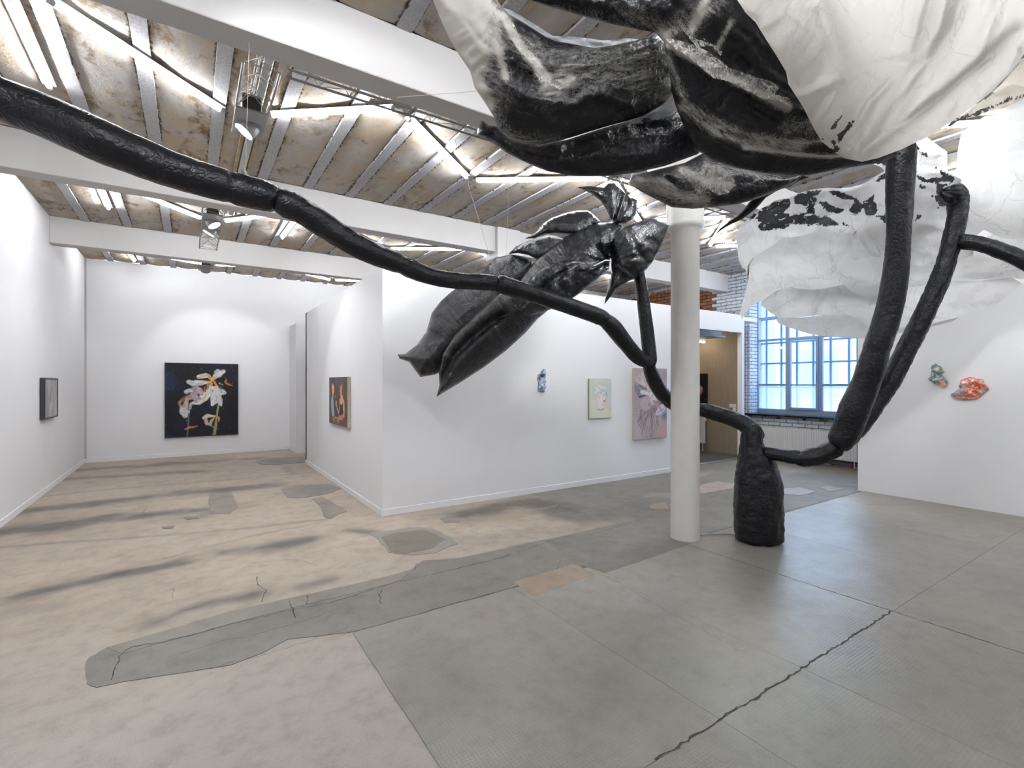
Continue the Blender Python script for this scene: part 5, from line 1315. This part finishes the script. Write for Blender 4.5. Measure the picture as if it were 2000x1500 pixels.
# ------------------------------------------------------------------ paintings
class Painter:
    """a painted picture as colours on a fine grid; u to the right, v down, both 0..1"""
    def __init__(s, w, h, nx, bg):
        s.w, s.h, s.nx = w, h, nx; s.ny = max(2, int(nx * h / w))
        U, W = np.meshgrid(np.linspace(0, 1, s.nx + 1), np.linspace(0, 1, s.ny + 1), indexing='ij')
        s.U, s.V = U.ravel(), W.ravel(); s.c = np.tile(lin(*bg), (len(s.U), 1))
        s.asp = h / w
    def blend(s, k, col):
        k = np.clip(k, 0, 1)[:, None]; s.c = s.c * (1 - k) + k * (lin(*col) if len(np.shape(col)) == 1 else col)
    def cloud(s, col, sc=4, lo=.5, hi=.7, amt=1., seed=0, sy=1.):
        n = fbm(s.U * sc, s.V * sc * s.asp * sy, seed); s.blend(np.clip((n - lo) / (hi - lo), 0, 1) * amt, col)
    def ell(s, cx, cy, rx, ry, col, rot=0, soft=.25, amt=1., ragged=0., seed=0):
        a = math.radians(rot); x, y = s.U - cx, (s.V - cy) * s.asp
        X, Y = x * math.cos(a) + y * math.sin(a), -x * math.sin(a) + y * math.cos(a)
        d = np.sqrt((X / rx) ** 2 + (Y / (ry * s.asp)) ** 2)
        if ragged: d = d + ragged * (fbm(s.U * 22, s.V * 22 * s.asp, seed + 3) - .5)
        s.blend((1 + soft / 2 - d) / soft * amt, col)
        return d
    def petal(s, pts, w, col, seed=0, dark=None, hi=None):
        """a brush-like petal along a line: width profile w(list)"""
        g = np.array([(a, b * s.asp) for a, b in pts], float); P = np.stack([s.U, s.V * s.asp], 1)
        arc, off = along(P, g); L = sum(np.hypot(*(b - a)) for a, b in zip(g[:-1], g[1:])); t = np.clip(arc / L, 0, 1)
        ww = np.interp(t, np.linspace(0, 1, len(w)), w) * (1 + .35 * (fbm(t * 6, seed, 2.0) - .5))
        q = np.abs(off) / np.maximum(ww, 1e-4)
        k = np.clip((1.15 - q) / .25, 0, 1)
        s.blend(k, col)
        n = fbm(off / max(w) * 3.6 + seed, t * 4.5 + off / max(w), 4.0, 5)
        s.blend(k * np.clip((n - .5) * 5, 0, 1) * .7, dark or tuple(v * .6 for v in col))
        if hi: s.blend(k * np.clip((.45 - n) * 6, 0, 1) * .8, hi)
        s.blend(k * np.clip((q - .72) * 3, 0, 1) * .45, dark or tuple(v * .55 for v in col))
    def line(s, pts, w, col, amt=1.):
        g = np.array([(a, b * s.asp) for a, b in pts], float); P = np.stack([s.U, s.V * s.asp], 1)
        d, _ = seg_dist(P, g); s.blend(np.clip(1.4 - d / w, 0, 1) * amt, col)
    def poly(s, pts, col, amt=1., soft=.006):
        g = np.array([(a, b * s.asp) for a, b in pts], float); P = np.stack([s.U, s.V * s.asp], 1)
        d, _ = seg_dist(P, g, True); sd = np.where(inside(P, g), d, -d); s.blend(np.clip(.5 + sd / soft, 0, 1) * amt, col)
    def specks(s, n, col, r=.004, seed=1, box=(0, 0, 1, 1)):
        q = np.random.default_rng(seed)
        for _ in range(n):
            s.ell(q.uniform(box[0], box[2]), q.uniform(box[1], box[3]), r * q.uniform(.6, 1.8), r * q.uniform(.6, 1.8) / s.asp, col, soft=.5, amt=.8)
    def build(s, origin, ux, parent, name='painted_surface', off=.001):
        """origin = upper left corner, ux = horizontal unit direction as seen from the front"""
        ux = np.array(ux, float); uy = np.array([0, 0, -1.0]); nrm = np.cross(uy, ux) * 1.0
        V = np.array(origin) + s.U[:, None] * s.w * ux + s.V[:, None] * s.h * uy
        me = mesh(name, V - np.array(origin), [list(map(int, f)) for f in grid(s.nx, s.ny)], PAINT, col=s.c)
        return link(name, me, parent, origin)

def canvas(name, x0, x1, y0, y1, z0, z1, mat, label, front, frame=None):
    t = empty(name, ((x0 + x1) / 2, (y0 + y1) / 2, z0), label=label, cat='painting')
    MB().box((x0, y0, z0), (x1, y1, z1), .003).build('stretcher', mat, t, label=front)
    return t

# big dark picture of withered white flowers on the back wall
t = canvas('painting', -.445, .93, YB - .05, YB - .002, .42, 2.035, FRAMEBK, 'large dark square painting of withered white flowers on the far wall', 'thin black edge')
A = Painter(1.355, 1.595, 170, (13, 16, 28))
A.cloud((26, 36, 62), 3, .48, .72, .9, 3); A.cloud((8, 9, 14), 5, .52, .7, .8, 8)
fl = lambda L: [((a - 162) / 1072, (b - 225) / 1070) for a, b in L]
A.line(fl([(500, 900), (490, 1020), (484, 1180), (470, 1300)]), .010, (92, 104, 104)); A.line(fl([(940, 800), (915, 960), (890, 1120), (860, 1285)]), .014, (128, 140, 74)); A.line(fl([(905, 1090), (895, 1200), (885, 1280)]), .010, (150, 156, 96))
A.line(fl([(940, 830), (920, 950), (905, 1050)]), .004, (188, 196, 120)); A.line(fl([(760, 1130), (820, 1150), (870, 1180)]), .007, (130, 160, 130))
A.petal(fl([(830, 470), (790, 410), (740, 400), (640, 420)]), [.012, .025, .038, .03], (214, 202, 186), 1, (150, 128, 110), (236, 230, 222))
A.petal(fl([(830, 470), (790, 410)]), [.02, .012], (228, 160, 40), 2)
A.petal(fl([(820, 500), (700, 505), (560, 520), (495, 495)]), [.012, .034, .052, .03], (206, 206, 204), 3, (150, 150, 156), (236, 236, 234))
A.petal(fl([(820, 500), (720, 480)]), [.016, .008], (222, 170, 120), 4)
A.petal(fl([(840, 470), (900, 400), (960, 365), (1010, 335)]), [.014, .034, .05, .03], (214, 214, 212), 5, (128, 138, 156), (240, 232, 214))
A.petal(fl([(925, 330), (900, 350), (890, 375)]), [.03, .03, .015], (190, 196, 204), 6, (110, 126, 150)); A.petal(fl([(840, 480), (880, 430), (915, 400)]), [.014, .012, .006], (226, 164, 70), 7)
A.petal(fl([(825, 540), (790, 640), (720, 720), (640, 790), (520, 815)]), [.02, .045, .06, .045, .01], (222, 218, 210), 8, (150, 144, 138), (244, 242, 238))
A.petal(fl([(870, 490), (905, 550)]), [.016, .014], (226, 150, 50), 9); A.petal(fl([(830, 520), (820, 560)]), [.02, .012], (230, 160, 40), 10)
A.petal(fl([(830, 580), (900, 600), (960, 650), (1025, 660)]), [.02, .05, .055, .03], (226, 222, 218), 11, (160, 156, 160), (244, 242, 240))
A.petal(fl([(900, 640), (880, 700), (880, 760), (840, 840)]), [.04, .06, .055, .02], (218, 216, 214), 12, (140, 146, 160), (240, 240, 240))
A.petal(fl([(940, 700), (950, 780), (975, 850)]), [.03, .045, .015], (212, 210, 208), 13, (130, 142, 160)); A.petal(fl([(1000, 640), (1030, 655)]), [.035, .02], (200, 204, 212), 14)
A.petal(fl([(600, 590), (660, 640), (690, 680)]), [.04, .05, .02], (176, 160, 168), 15, (116, 100, 112), (206, 196, 200)); A.petal(fl([(500, 730), (560, 710), (640, 740)]), [.03, .055, .03], (166, 146, 152), 16, (100, 84, 92), (200, 188, 190))
A.petal(fl([(560, 600), (570, 680), (600, 770)]), [.03, .05, .03], (172, 156, 164), 17, (104, 88, 96)); A.petal(fl([(460, 640), (510, 620), (550, 640)]), [.03, .03, .012], (200, 198, 206), 18, (120, 124, 146))
A.petal(fl([(500, 680), (420, 740), (355, 800), (375, 865)]), [.01, .02, .022, .012], (146, 98, 62), 19, (92, 60, 40), (220, 196, 170)); A.petal(fl([(470, 740), (450, 830), (420, 920), (440, 990)]), [.02, .035, .06, .035], (196, 188, 178), 20, (130, 120, 116), (224, 224, 224))
A.petal(fl([(400, 900), (440, 960), (490, 930)]), [.03, .04, .02], (204, 206, 210), 21, (140, 146, 156)); A.petal(fl([(520, 840), (515, 890)]), [.022, .014], (180, 170, 160), 22); A.line(fl([(470, 760), (500, 740)]), .012, (232, 140, 50))
A.petal(fl([(735, 570), (720, 620), (740, 645)]), [.008, .014, .008], (196, 84, 30), 23); A.petal(fl([(1060, 460), (1035, 490), (1060, 520), (1150, 555)]), [.010, .014, .014, .003], (206, 116, 40), 24, (150, 70, 20)); A.petal(fl([(945, 515), (1005, 540)]), [.010, .006], (120, 170, 178), 25); A.petal(fl([(780, 530), (770, 600)]), [.02, .012], (150, 140, 100), 26); A.petal(fl([(940, 570), (970, 605)]), [.012, .008], (140, 74, 36), 27)
A.petal(fl([(720, 1030), (770, 1000), (860, 1010), (905, 1005)]), [.025, .032, .018, .006], (206, 194, 172), 28, (140, 120, 96), (230, 222, 206)); A.petal(fl([(740, 1050), (760, 1120), (800, 1120)]), [.02, .03, .01], (190, 170, 160), 29, (120, 90, 76)); A.petal(fl([(870, 1030), (820, 1090), (810, 1130)]), [.01, .02, .02], (184, 168, 140), 30)
A.petal(fl([(905, 1005), (940, 1040), (940, 1100)]), [.014, .018, .004], (196, 140, 72), 31); A.petal(fl([(440, 1190), (500, 1165), (560, 1160), (620, 1148)]), [.008, .018, .014, .005], (196, 110, 44), 32, (130, 66, 24), (220, 150, 90)); A.petal(fl([(910, 1110), (895, 1200)]), [.008, .01], (170, 140, 150), 33)
A.specks(46, (186, 150, 96), .0028, 4, (.02, .02, .98, .5)); A.specks(20, (150, 160, 176), .003, 9)
A.build((-.435, YB - .051, 2.027), (1, 0, 0), t)

# grey abstract in a deep black frame, left wall
t = empty('painting', (XL, 9.75, 1.08), label='small grey abstract picture in a deep black frame on the left wall', cat='painting')
y0, y1, z0, z1 = 9.33, 10.13, 1.085, 1.672
m = MB().box((XL + .002, y0, z0), (XL + .06, y0 + .018, z1), .002).box((XL + .002, y1 - .018, z0), (XL + .06, y1, z1), .002).box((XL + .002, y0 + .018, z0), (XL + .06, y1 - .018, z0 + .018), .002).box((XL + .002, y0 + .018, z1 - .018), (XL + .06, y1 - .018, z1), .002)
m.build('frame', FRAMEBK, t, label='deep black frame')
MB().box((XL + .002, y0 + .018, z0 + .018), (XL + .048, y1 - .018, z1 - .018)).build('stretcher', CANVASG, t)
A = Painter(y1 - y0 - .04, z1 - z0 - .04, 70, (176, 174, 176)); A.cloud((128, 127, 130), 7, .45, .7, .8, 2, .35); A.cloud((172, 170, 172), 9, .5, .7, .6, 5, .4)
d_ = fbm(A.U * 13, A.V * 11, 7); bx_ = np.exp(-((A.U - .5) / .36) ** 2 - ((A.V - .68) / .10) ** 2)
A.blend(np.clip((d_ * .7 + bx_ * .5 - .68) * 7, 0, 1) * .8, (196, 184, 166)); A.ell(.45, .77, .03, .05, (222, 216, 222), soft=.6, ragged=.5)
A.build((XL + .0505, y0 + .02, z1 - .02), (0, 1, 0), t)

# two figures and a rose, on the side face of the partition
t = canvas('painting', 1.884, PX - .002, 7.13, 8.22, .957, 1.69, CANVAS, 'dark painting of two people with a rose on the partition side wall', 'raw canvas edge')
A = Painter(1.086, .729, 110, (78, 74, 72)); A.cloud((62, 60, 58), 4, .45, .7, .8, 2)
fp = lambda L: [((a - 245) / 375, (b - 178 + (a - 245) * .0) / (960 + (a - 245) * .28)) for a, b in L]
A.poly(fp([(245, 980), (330, 1005), (470, 1055), (620, 1075), (620, 1245), (245, 1140)]), (90, 72, 62)); A.poly(fp([(330, 1000), (480, 1040), (545, 1075), (480, 1085), (330, 1020)]), (196, 128, 62), .9)
A.poly(fp([(300, 590), (335, 600), (350, 800), (362, 1000), (310, 995), (292, 850), (288, 680)]), (150, 162, 184)); A.cloud((0, 0, 0), 1, 2, 3)
A.poly(fp([(312, 540), (345, 560), (335, 610), (308, 600)]), (190, 130, 96)); A.ell(*fp([(328, 440)])[0], .060, .13, (216, 152, 116), soft=.2); A.ell(*fp([(320, 370)])[0], .058, .07, (176, 106, 66), soft=.3); A.ell(*fp([(330, 390)])[0], .03, .05, (244, 212, 186), soft=.8); A.ell(*fp([(345, 480)])[0], .02, .03, (224, 164, 130), soft=.4)
A.line(fp([(340, 470), (347, 560)]), .012, (140, 80, 56), .6)
A.ell(*fp([(520, 380)])[0], .075, .09, (120, 82, 58), soft=.4); A.ell(*fp([(540, 500)])[0], .05, .16, (96, 66, 50), soft=.4); A.ell(*fp([(497, 480)])[0], .045, .13, (206, 146, 112), soft=.25); A.poly(fp([(500, 560), (530, 560), (540, 660), (545, 700), (480, 700), (475, 640), (500, 610)]), (216, 166, 134))
A.poly(fp([(470, 640), (550, 650), (560, 780), (550, 900), (470, 800)]), (214, 160, 126)); A.poly(fp([(478, 740), (520, 770), (545, 680), (538, 800), (540, 990), (470, 985), (460, 900)]), (36, 34, 38))
A.line(fp([(552, 700), (560, 850), (555, 990)]), .028, (214, 158, 116)); A.line(fp([(550, 990), (500, 1030), (455, 1040)]), .03, (190, 120, 86)); A.line(fp([(470, 780), (462, 860), (455, 940), (425, 860), (405, 770)]), .014, (214, 158, 118)); A.ell(*fp([(400, 730)])[0], .030, .055, (214, 150, 118), soft=.3, ragged=.4)
A.ell(*fp([(388, 585)])[0], .032, .03, (206, 74, 66), soft=.3, ragged=.3); A.ell(*fp([(350, 1070)])[0], .07, .04, (128, 128, 120), soft=.4); A.ell(*fp([(435, 1110)])[0], .08, .04, (124, 122, 110), soft=.4)
A.build((1.883, 8.218, 1.689), (0, -1, 0), t)

# pale portrait
t = canvas('painting', 5.215, 5.695, PY - .035, PY - .002, 1.042, 1.668, CANVASG, 'small pale portrait of a face with loose blue and white strokes', 'greenish canvas edge')
A = Painter(.476, .622, 96, (204, 210, 200)); A.cloud((190, 204, 204), 3, .4, .7, .8, 2); A.cloud((218, 212, 196), 3, .5, .7, .8, 6)
q4 = lambda L: [((a - 200) / 360, (b - 345) / 688) for a, b in L]
A.ell(.75, .95, .3, .25, (222, 210, 184), soft=1.2, amt=.7); A.ell(.15, .62, .15, .10, (236, 210, 184), soft=1.2, amt=.7); A.ell(.3, .8, .4, .3, (216, 216, 202), soft=1., amt=.6)
A.poly(q4([(340, 790), (320, 700), (345, 620), (400, 580), (440, 590), (470, 640), (480, 700), (440, 780), (420, 800), (430, 850), (380, 880), (340, 850)]), (232, 218, 216), .9, .03)
for a_, b_, w_, c_ in [((300, 500), (360, 560), .03, (226, 232, 238)), ((340, 460), (420, 500), .04, (230, 232, 238)), ((420, 480), (480, 520), .04, (216, 222, 236)), ((330, 530), (300, 600), .03, (220, 226, 230)), ((380, 590), (400, 610), .02, (96, 150, 204)), ((470, 600), (490, 650), .02, (70, 110, 190)), ((330, 450), (340, 480), .01, (110, 170, 200)), ((390, 455), (410, 470), .010, (110, 160, 190)), ((350, 640), (360, 690), .02, (200, 176, 180)),
                       ((465, 690), (450, 760), .015, (110, 96, 160)), ((280, 660), (310, 720), .02, (196, 216, 226)), ((450, 830), (480, 860), .03, (236, 178, 170)), ((540, 850), (555, 900), .02, (230, 160, 140)), ((500, 660), (520, 720), .03, (196, 206, 226)), ((460, 760), (500, 860), .006, (186, 190, 196))]:
    A.line(q4([a_, b_]), w_, c_, .75)
A.ell(*q4([(432, 640)])[0], .018, .012, (80, 60, 70), soft=.5); A.ell(*q4([(464, 640)])[0], .012, .010, (80, 60, 70), soft=.5); A.line(q4([(425, 615), (445, 612)]), .006, (120, 100, 100)); A.line(q4([(455, 660), (462, 700)]), .006, (190, 150, 150)); A.ell(*q4([(436, 738)])[0], .035, .016, (176, 50, 60), soft=.4); A.line(q4([(345, 880), (380, 895), (430, 875)]), .03, (160, 164, 152), .8); A.ell(*q4([(415, 790)])[0], .03, .02, (200, 90, 120), soft=1, amt=.6)
A.build((5.217, PY - .0355, 1.666), (1, 0, 0), t)

# tall mauve picture
t = canvas('painting', 6.215, 7.045, PY - .04, PY - .002, .643, 1.852, CANVAS, 'tall mauve painting of a hand, feathery blossom and white leaf beside the column', 'raw canvas edge')
A = Painter(.826, 1.205, 130, (176, 160, 166)); A.cloud((196, 172, 170), 2.4, .4, .65, .8, 3); A.cloud((150, 142, 156), 2.6, .5, .7, .6, 9)
q5 = lambda L: [((a - 955) / 555, (b - 170 + (a - 955) * .02) / 1225) for a, b in L]
A.ell(*q5([(1020, 1250)])[0], .2, .2, (190, 186, 194), soft=1, amt=.7); A.ell(*q5([(1440, 1250)])[0], .2, .25, (198, 168, 168), soft=1, amt=.7); A.ell(*q5([(1080, 430)])[0], .2, .08, (222, 196, 184), soft=1, amt=.7)
for k in range(9):
    an = -2.2 + k * .22; cx, cy = 1180, 560
    A.petal(q5([(cx, cy), (cx + 120 * math.cos(an), cy + 150 * math.sin(an)), (cx + 200 * math.cos(an - .1), cy + 300 * math.sin(an - .05))]), [.02, .07, .05], (212, 198, 198), k, (158, 142, 148), (230, 222, 220))
A.poly(q5([(958, 405), (1060, 480), (1130, 520), (1150, 620), (1050, 680), (1010, 650), (975, 570), (955, 520)]), (134, 134, 144)); A.petal(q5([(960, 420), (1040, 500), (1120, 560)]), [.02, .06, .08], (136, 136, 146), 40, (84, 84, 94), (176, 176, 184)); A.petal(q5([(1040, 660), (1140, 640)]), [.02, .02], (80, 80, 88), 41)
for k in range(17):
    an = .55 + k * .145; cx, cy = 1200, 800; L = 240 + 260 * math.exp(-((k - 7) / 5) ** 2)
    A.petal(q5([(cx, cy), (cx + L * .5 * math.cos(an), cy + L * .6 * math.sin(an)), (cx + L * .8 * math.cos(an + .05), cy + L * 1.15 * math.sin(an))]), [.03, .045, .018], (178, 158, 164) if k % 3 else (146, 130, 138), 60 + k, (110, 94, 104), (206, 192, 194))
A.ell(*q5([(1150, 780)])[0], .17, .10, (192, 176, 182), soft=.4); 
for k in range(22):
    an = math.pi * .55 + k * .20; A.line(q5([(1200 + 20 * math.cos(an), 800 + 20 * math.sin(an)), (1165 + 120 * math.cos(an), 790 + 130 * math.sin(an))]), .004, (150, 132, 142) if k % 2 else (216, 204, 206), .6)
A.ell(*q5([(1205, 800)])[0], .03, .03, (190, 130, 120), soft=.6)
A.petal(q5([(1080, 580), (1180, 590), (1240, 620)]), [.05, .05, .04], (218, 216, 220), 80, (160, 158, 168), (240, 238, 240))
for a_ in ([(1230, 600), (1320, 600), (1380, 680)], [(1230, 620), (1290, 660), (1330, 720)], [(1210, 630), (1260, 690), (1320, 715)], [(1220, 640), (1230, 700), (1270, 800)]): A.petal(q5(a_), [.03, .022, .012], (226, 222, 224), 90, (150, 140, 150), (244, 242, 244))
A.ell(*q5([(1440, 560)])[0], .12, .03, (120, 116, 136), rot=30, soft=.8, amt=.7)
A.ell(*q5([(1430, 780)])[0], .13, .02, (96, 90, 104), soft=1, amt=.8); A.poly(q5([(1300, 980), (1340, 880), (1400, 800), (1450, 790), (1475, 860), (1470, 940), (1420, 1000), (1350, 990)]), (206, 212, 226)); A.line(q5([(1350, 940), (1400, 900), (1450, 880)]), .006, (70, 76, 96)); A.line(q5([(1370, 980), (1440, 1000)]), .02, (170, 180, 204)); A.line(q5([(1358, 740), (1370, 830), (1412, 900)]), .016, (206, 128, 104)); A.line(q5([(1345, 670), (1358, 740)]), .012, (120, 106, 110))
A.ell(*q5([(1470, 1000)])[0], .09, .07, (120, 118, 138), rot=-50, soft=1, amt=.8); A.line(q5([(1380, 1010), (1395, 1150)]), .012, (200, 190, 200), .6)
A.build((6.217, PY - .0405, 1.850), (1, 0, 0), t)

# dark flower picture in the passage
t = canvas('painting', 10.05, 10.088, 7.0, 7.95, 1.06, 1.82, FRAMEBK, 'black painting with a small pink blossom on the brown passage wall', None)
A = Painter(.94, .75, 50, (16, 16, 18)); 
for k in range(14):
    an = k * .449; A.petal([(.78, .5), (.78 + .10 * math.cos(an), .5 + .13 * math.sin(an))], [.03, .014], (176, 138, 146), k, (110, 80, 90), (214, 190, 196))
A.specks(8, (190, 190, 190), .006, 3, (.4, .6, 1, .95)); A.build((10.049, 7.945, 1.815), (0, -1, 0), t)

# ------------------------------------------------------------------ ceramic wall pieces
def ceramic(name, cen, ux, nrm, outline, h, paintfn, label, seed, thick=.05, lumps=()):
    """a folded, glazed relief: outline in picture units (0..1 right/down), h = height in metres"""
    out = catmull(np.array(list(outline) + [outline[0]], float), 5)[:-1]
    out = out + .025 * np.column_stack([fbm(out[:, 0] * 9, out[:, 1] * 9, seed) - .5, fbm(out[:, 0] * 9, out[:, 1] * 9, seed + 5) - .5]) * 2
    st = .022; lo, hi = out.min(0), out.max(0)
    gx, gy = np.meshgrid(np.arange(lo[0], hi[0], st), np.arange(lo[1], hi[1], st), indexing='ij')
    G = np.stack([gx.ravel(), gy.ravel()], 1); d, _ = seg_dist(G, out, True); G = G[inside(G, out) & (d > st * .5)]
    r = geometry.delaunay_2d_cdt([Vector(map(float, q)) for q in np.vstack([out, G])], [], [list(range(len(out)))], 1, 1e-5)
    P = np.array([list(v) for v in r[0]]); Fc = np.array([list(f) for f in r[2] if len(f) == 3]); d, _ = seg_dist(P, out, True)
    hh = thick * (.45 + .55 * np.sqrt(np.clip(d / .25, 0, 1))) + thick * 1.5 * (fbm(P[:, 0] * 7, P[:, 1] * 7, seed, 4) - .5) + thick * .8 * np.abs(fbm(P[:, 0] * 14, P[:, 1] * 5, seed + 2, 3) - .5)
    for (x, y, rr_, a) in lumps: hh = hh + a * np.exp(-(((P[:, 0] - x) ** 2 + (P[:, 1] - y) ** 2) / rr_ ** 2))
    hh = np.maximum(hh, .012)
    ux, nrm = np.array(ux, float), np.array(nrm, float)
    V = (P[:, 0] - .5)[:, None] * h * ux + (.5 - P[:, 1])[:, None] * h * np.array([0, 0, 1.0]) + hh[:, None] * nrm
    B = (P[:, 0] - .5)[:, None] * h * ux + (.5 - P[:, 1])[:, None] * h * np.array([0, 0, 1.0]) + .002 * nrm
    n = len(P); nb = len(out)
    Fq = Fc.tolist() + (Fc[:, ::-1] + n).tolist() + [[a, (a + 1) % nb, n + (a + 1) % nb, n + a] for a in range(nb)]
    c = paintfn(P, hh); c = np.vstack([c, c])
    me = mesh(name, np.vstack([V, B]), Fq, CERAM, True, col=c)
    bmn = bpy.data.meshes[me.name]
    return link(name, me, None, cen, label=label, cat='ceramic')
def cp(P, base, spots, seed, stripe=None):
    c = np.tile(lin(*base), (len(P), 1))
    if stripe:
        k = np.clip((np.sin((P[:, 0] * stripe[0] + P[:, 1] * stripe[1]) + 5 * fbm(P[:, 0] * 4, P[:, 1] * 4, seed)) - .0) * 2, 0, 1)[:, None]; c = c * (1 - k * .8) + k * .8 * lin(*stripe[2])
    for x, y, r, col in spots:
        d = np.hypot(P[:, 0] - x, P[:, 1] - y) + .16 * (fbm(P[:, 0] * 9, P[:, 1] * 9, seed + x * 9) - .5)
        k = np.clip((r - d) / .03, 0, 1)[:, None]; c = c * (1 - k) + k * lin(*col)
    n = fbm(P[:, 0] * 20, P[:, 1] * 20, seed + 1); k = (np.clip((n - .58) * 7, 0, 1) * .6)[:, None]
    return c * (1 - k) + k * lin(224, 222, 214)
c1 = lambda L: [((a - 700) / 820 + .5, (b - 400) / 820) for a, b in L]
ceramic('ceramic_relief', (4.30, PY, 1.633), (1, 0, 0), (0, -1, 0), c1([(780, 400), (860, 430), (880, 540), (840, 640), (820, 740), (880, 850), (860, 900), (790, 900), (840, 990), (840, 1080), (780, 1130), (810, 1210), (770, 1215), (740, 1170), (650, 1180), (560, 1130), (550, 1030), (570, 940), (540, 840), (525, 740), (560, 600), (640, 560), (680, 480)]), .345,
        lambda P, h: cp(P, (146, 172, 206), [(*c1([(660, 650)])[0], .11, (74, 80, 92)), (*c1([(560, 760)])[0], .07, (178, 84, 62)), (*c1([(640, 770)])[0], .05, (186, 110, 84)), (*c1([(820, 820)])[0], .06, (216, 170, 156)), (*c1([(660, 1100)])[0], .07, (158, 124, 104)), (*c1([(770, 1060)])[0], .05, (90, 104, 112)), (*c1([(770, 930)])[0], .04, (66, 84, 110))], 3), 'narrow blue ceramic wall relief beneath the blossom', 3, .06, [(.5, .35, .08, -.05)])
c2 = lambda L: [((a - 430) / 590 + .5, (b - 370) / 590) for a, b in L]
ceramic('ceramic_relief', (XR, 2.30, 1.70), (0, -1, 0), (-1, 0, 0), c2([(385, 372), (400, 400), (480, 450), (500, 520), (530, 570), (490, 640), (540, 720), (580, 780), (600, 860), (570, 935), (500, 945), (420, 900), (340, 850), (260, 770), (250, 735), (290, 700), (285, 640), (300, 560), (300, 490), (330, 410)]), .325,
        lambda P, h: cp(P, (150, 164, 166), [(*c2([(410, 600)])[0], .14, (92, 118, 122)), (*c2([(420, 500)])[0], .10, (196, 200, 170)), (*c2([(440, 560)])[0], .05, (150, 156, 120)), (*c2([(320, 560)])[0], .05, (222, 160, 140)), (*c2([(500, 890)])[0], .17, (232, 170, 150)), (*c2([(460, 860)])[0], .05, (110, 118, 128)), (*c2([(380, 820)])[0], .05, (120, 128, 136)), (*c2([(470, 760)])[0], .09, (156, 158, 164)), (*c2([(300, 740)])[0], .05, (180, 204, 206))], 5, (30, 60, (86, 104, 110))), 'small grey-green ceramic wall relief, left of the orange one', 6, .05)
c3 = lambda L: [((a - 1160) / 560 + .5, (b - 690) / 560) for a, b in L]
ceramic('ceramic_relief', (XR, 1.995, 1.53), (0, -1, 0), (-1, 0, 0), c3([(1190, 692), (1290, 735), (1400, 760), (1410, 840), (1470, 920), (1490, 1000), (1440, 1060), (1400, 1110), (1320, 1195), (1200, 1230), (1090, 1248), (980, 1225), (900, 1190), (825, 1130), (850, 1095), (900, 1070), (930, 1020), (1000, 960), (990, 910), (1015, 870), (1020, 790), (1090, 735)]), .30,
        lambda P, h: cp(P, (226, 146, 122), [(*c3([(1100, 870)])[0], .13, (238, 226, 222)), (*c3([(1350, 970)])[0], .22, (210, 84, 52)), (*c3([(1130, 750)])[0], .06, (110, 126, 136)), (*c3([(1040, 1010)])[0], .14, (140, 164, 172)), (*c3([(930, 1105)])[0], .13, (120, 152, 164)), (*c3([(1400, 1010)])[0], .10, (156, 190, 194)), (*c3([(1080, 1170)])[0], .10, (120, 138, 148)), (*c3([(1250, 780)])[0], .07, (244, 214, 200)), (*c3([(1240, 900)])[0], .05, (226, 200, 186)), (*c3([(950, 1190)])[0], .06, (226, 170, 150))], 8, (70, -55, (176, 66, 44))), 'larger orange and white ceramic wall relief with blue-grey ruffles', 9, .06, [(.4, .25, .1, .03), (.75, .2, .08, .03), (.3, .6, .07, .03)])

# ------------------------------------------------------------------ radiators, switches, pipes
def radiator(name, x, y0, y1, z0, z1, label, ribs):
    t = empty(name, (x, (y0 + y1) / 2, z0), label=label, cat='radiator')
    MB().box((x - .045, y0, z0), (x - .035, y1, z1), .002).box((x - .005, y0, z0), (x + .005, y1, z1), .002).box((x - .05, y0 - .006, z0), (x + .01, y0, z1), .002).box((x - .05, y1, z0), (x + .01, y1 + .006, z1), .002).build('body', RADI, t)
    m = MB(); n = int((y1 - y0) / ribs)
    for k in range(n):
        yy = y0 + (k + .5) * (y1 - y0) / n
        m.box((x - .055, yy - ribs * .28, z0 + .02), (x - .044, yy + ribs * .28, z1 - .03), .003)
    m.build('ribs', RADI, t, kind='stuff')
    m = MB().box((x - .052, y0, z1), (x + .012, y1, z1 + .006), .001)
    m.build('top_grille', RADI, t)
    MB().rod((x - .02, y0 - .04, z1 - .06), (x - .02, y0, z1 - .06), .016, 12).rod((x - .02, y0 - .02, z0 + .03), (x - .02, y0, z0 + .03), .012, 12).build('valve', WHITEPL, t)
    for q in (y0 + .2, y1 - .2): MB().box((x, q - .02, z0 + .1), (x + .08, q + .02, z0 + .14), .003).build('bracket', RADI, t)
    MB().rod((x - .02, y0 + .05, .01), (x - .02, y0 + .05, z0 + .02), .009, 10).build('supply_pipe', RADI, t)
radiator('radiator', XW - .10, 4.02, 6.03, .14, .66, 'long white ribbed radiator below the window', .045)
radiator('radiator', 10.0, 7.02, 7.9, .20, .80, 'white radiator on the brown passage wall', .05)
for z, nm in ((.05, 'lower dark heating pipe along the floor under the window'), (.10, 'upper dark heating pipe along the floor under the window')):
    tag(MB().rod((XW - .05, Y0W - .2, z), (XW - .05, 6.2, z), .016, 12).build('heating_pipe', PIPE), nm, 'pipe')
t = empty('light_switch', (10.09, 6.40, 1.09), label='white switch and socket group on the brown passage wall', cat='switch')
for dy, dz, nm in ((0, 0, 'switch_plate'), (-.085, 0, 'switch_plate'), (-.085, -.085, 'socket_plate')):
    MB().box((10.076, 6.42 + dy - .04, 1.09 + dz - .04), (10.089, 6.42 + dy + .04, 1.09 + dz + .04), .004).box((10.070, 6.42 + dy - .026, 1.09 + dz - .026), (10.077, 6.42 + dy + .026, 1.09 + dz + .026), .003).build(nm, SWITCH, t)
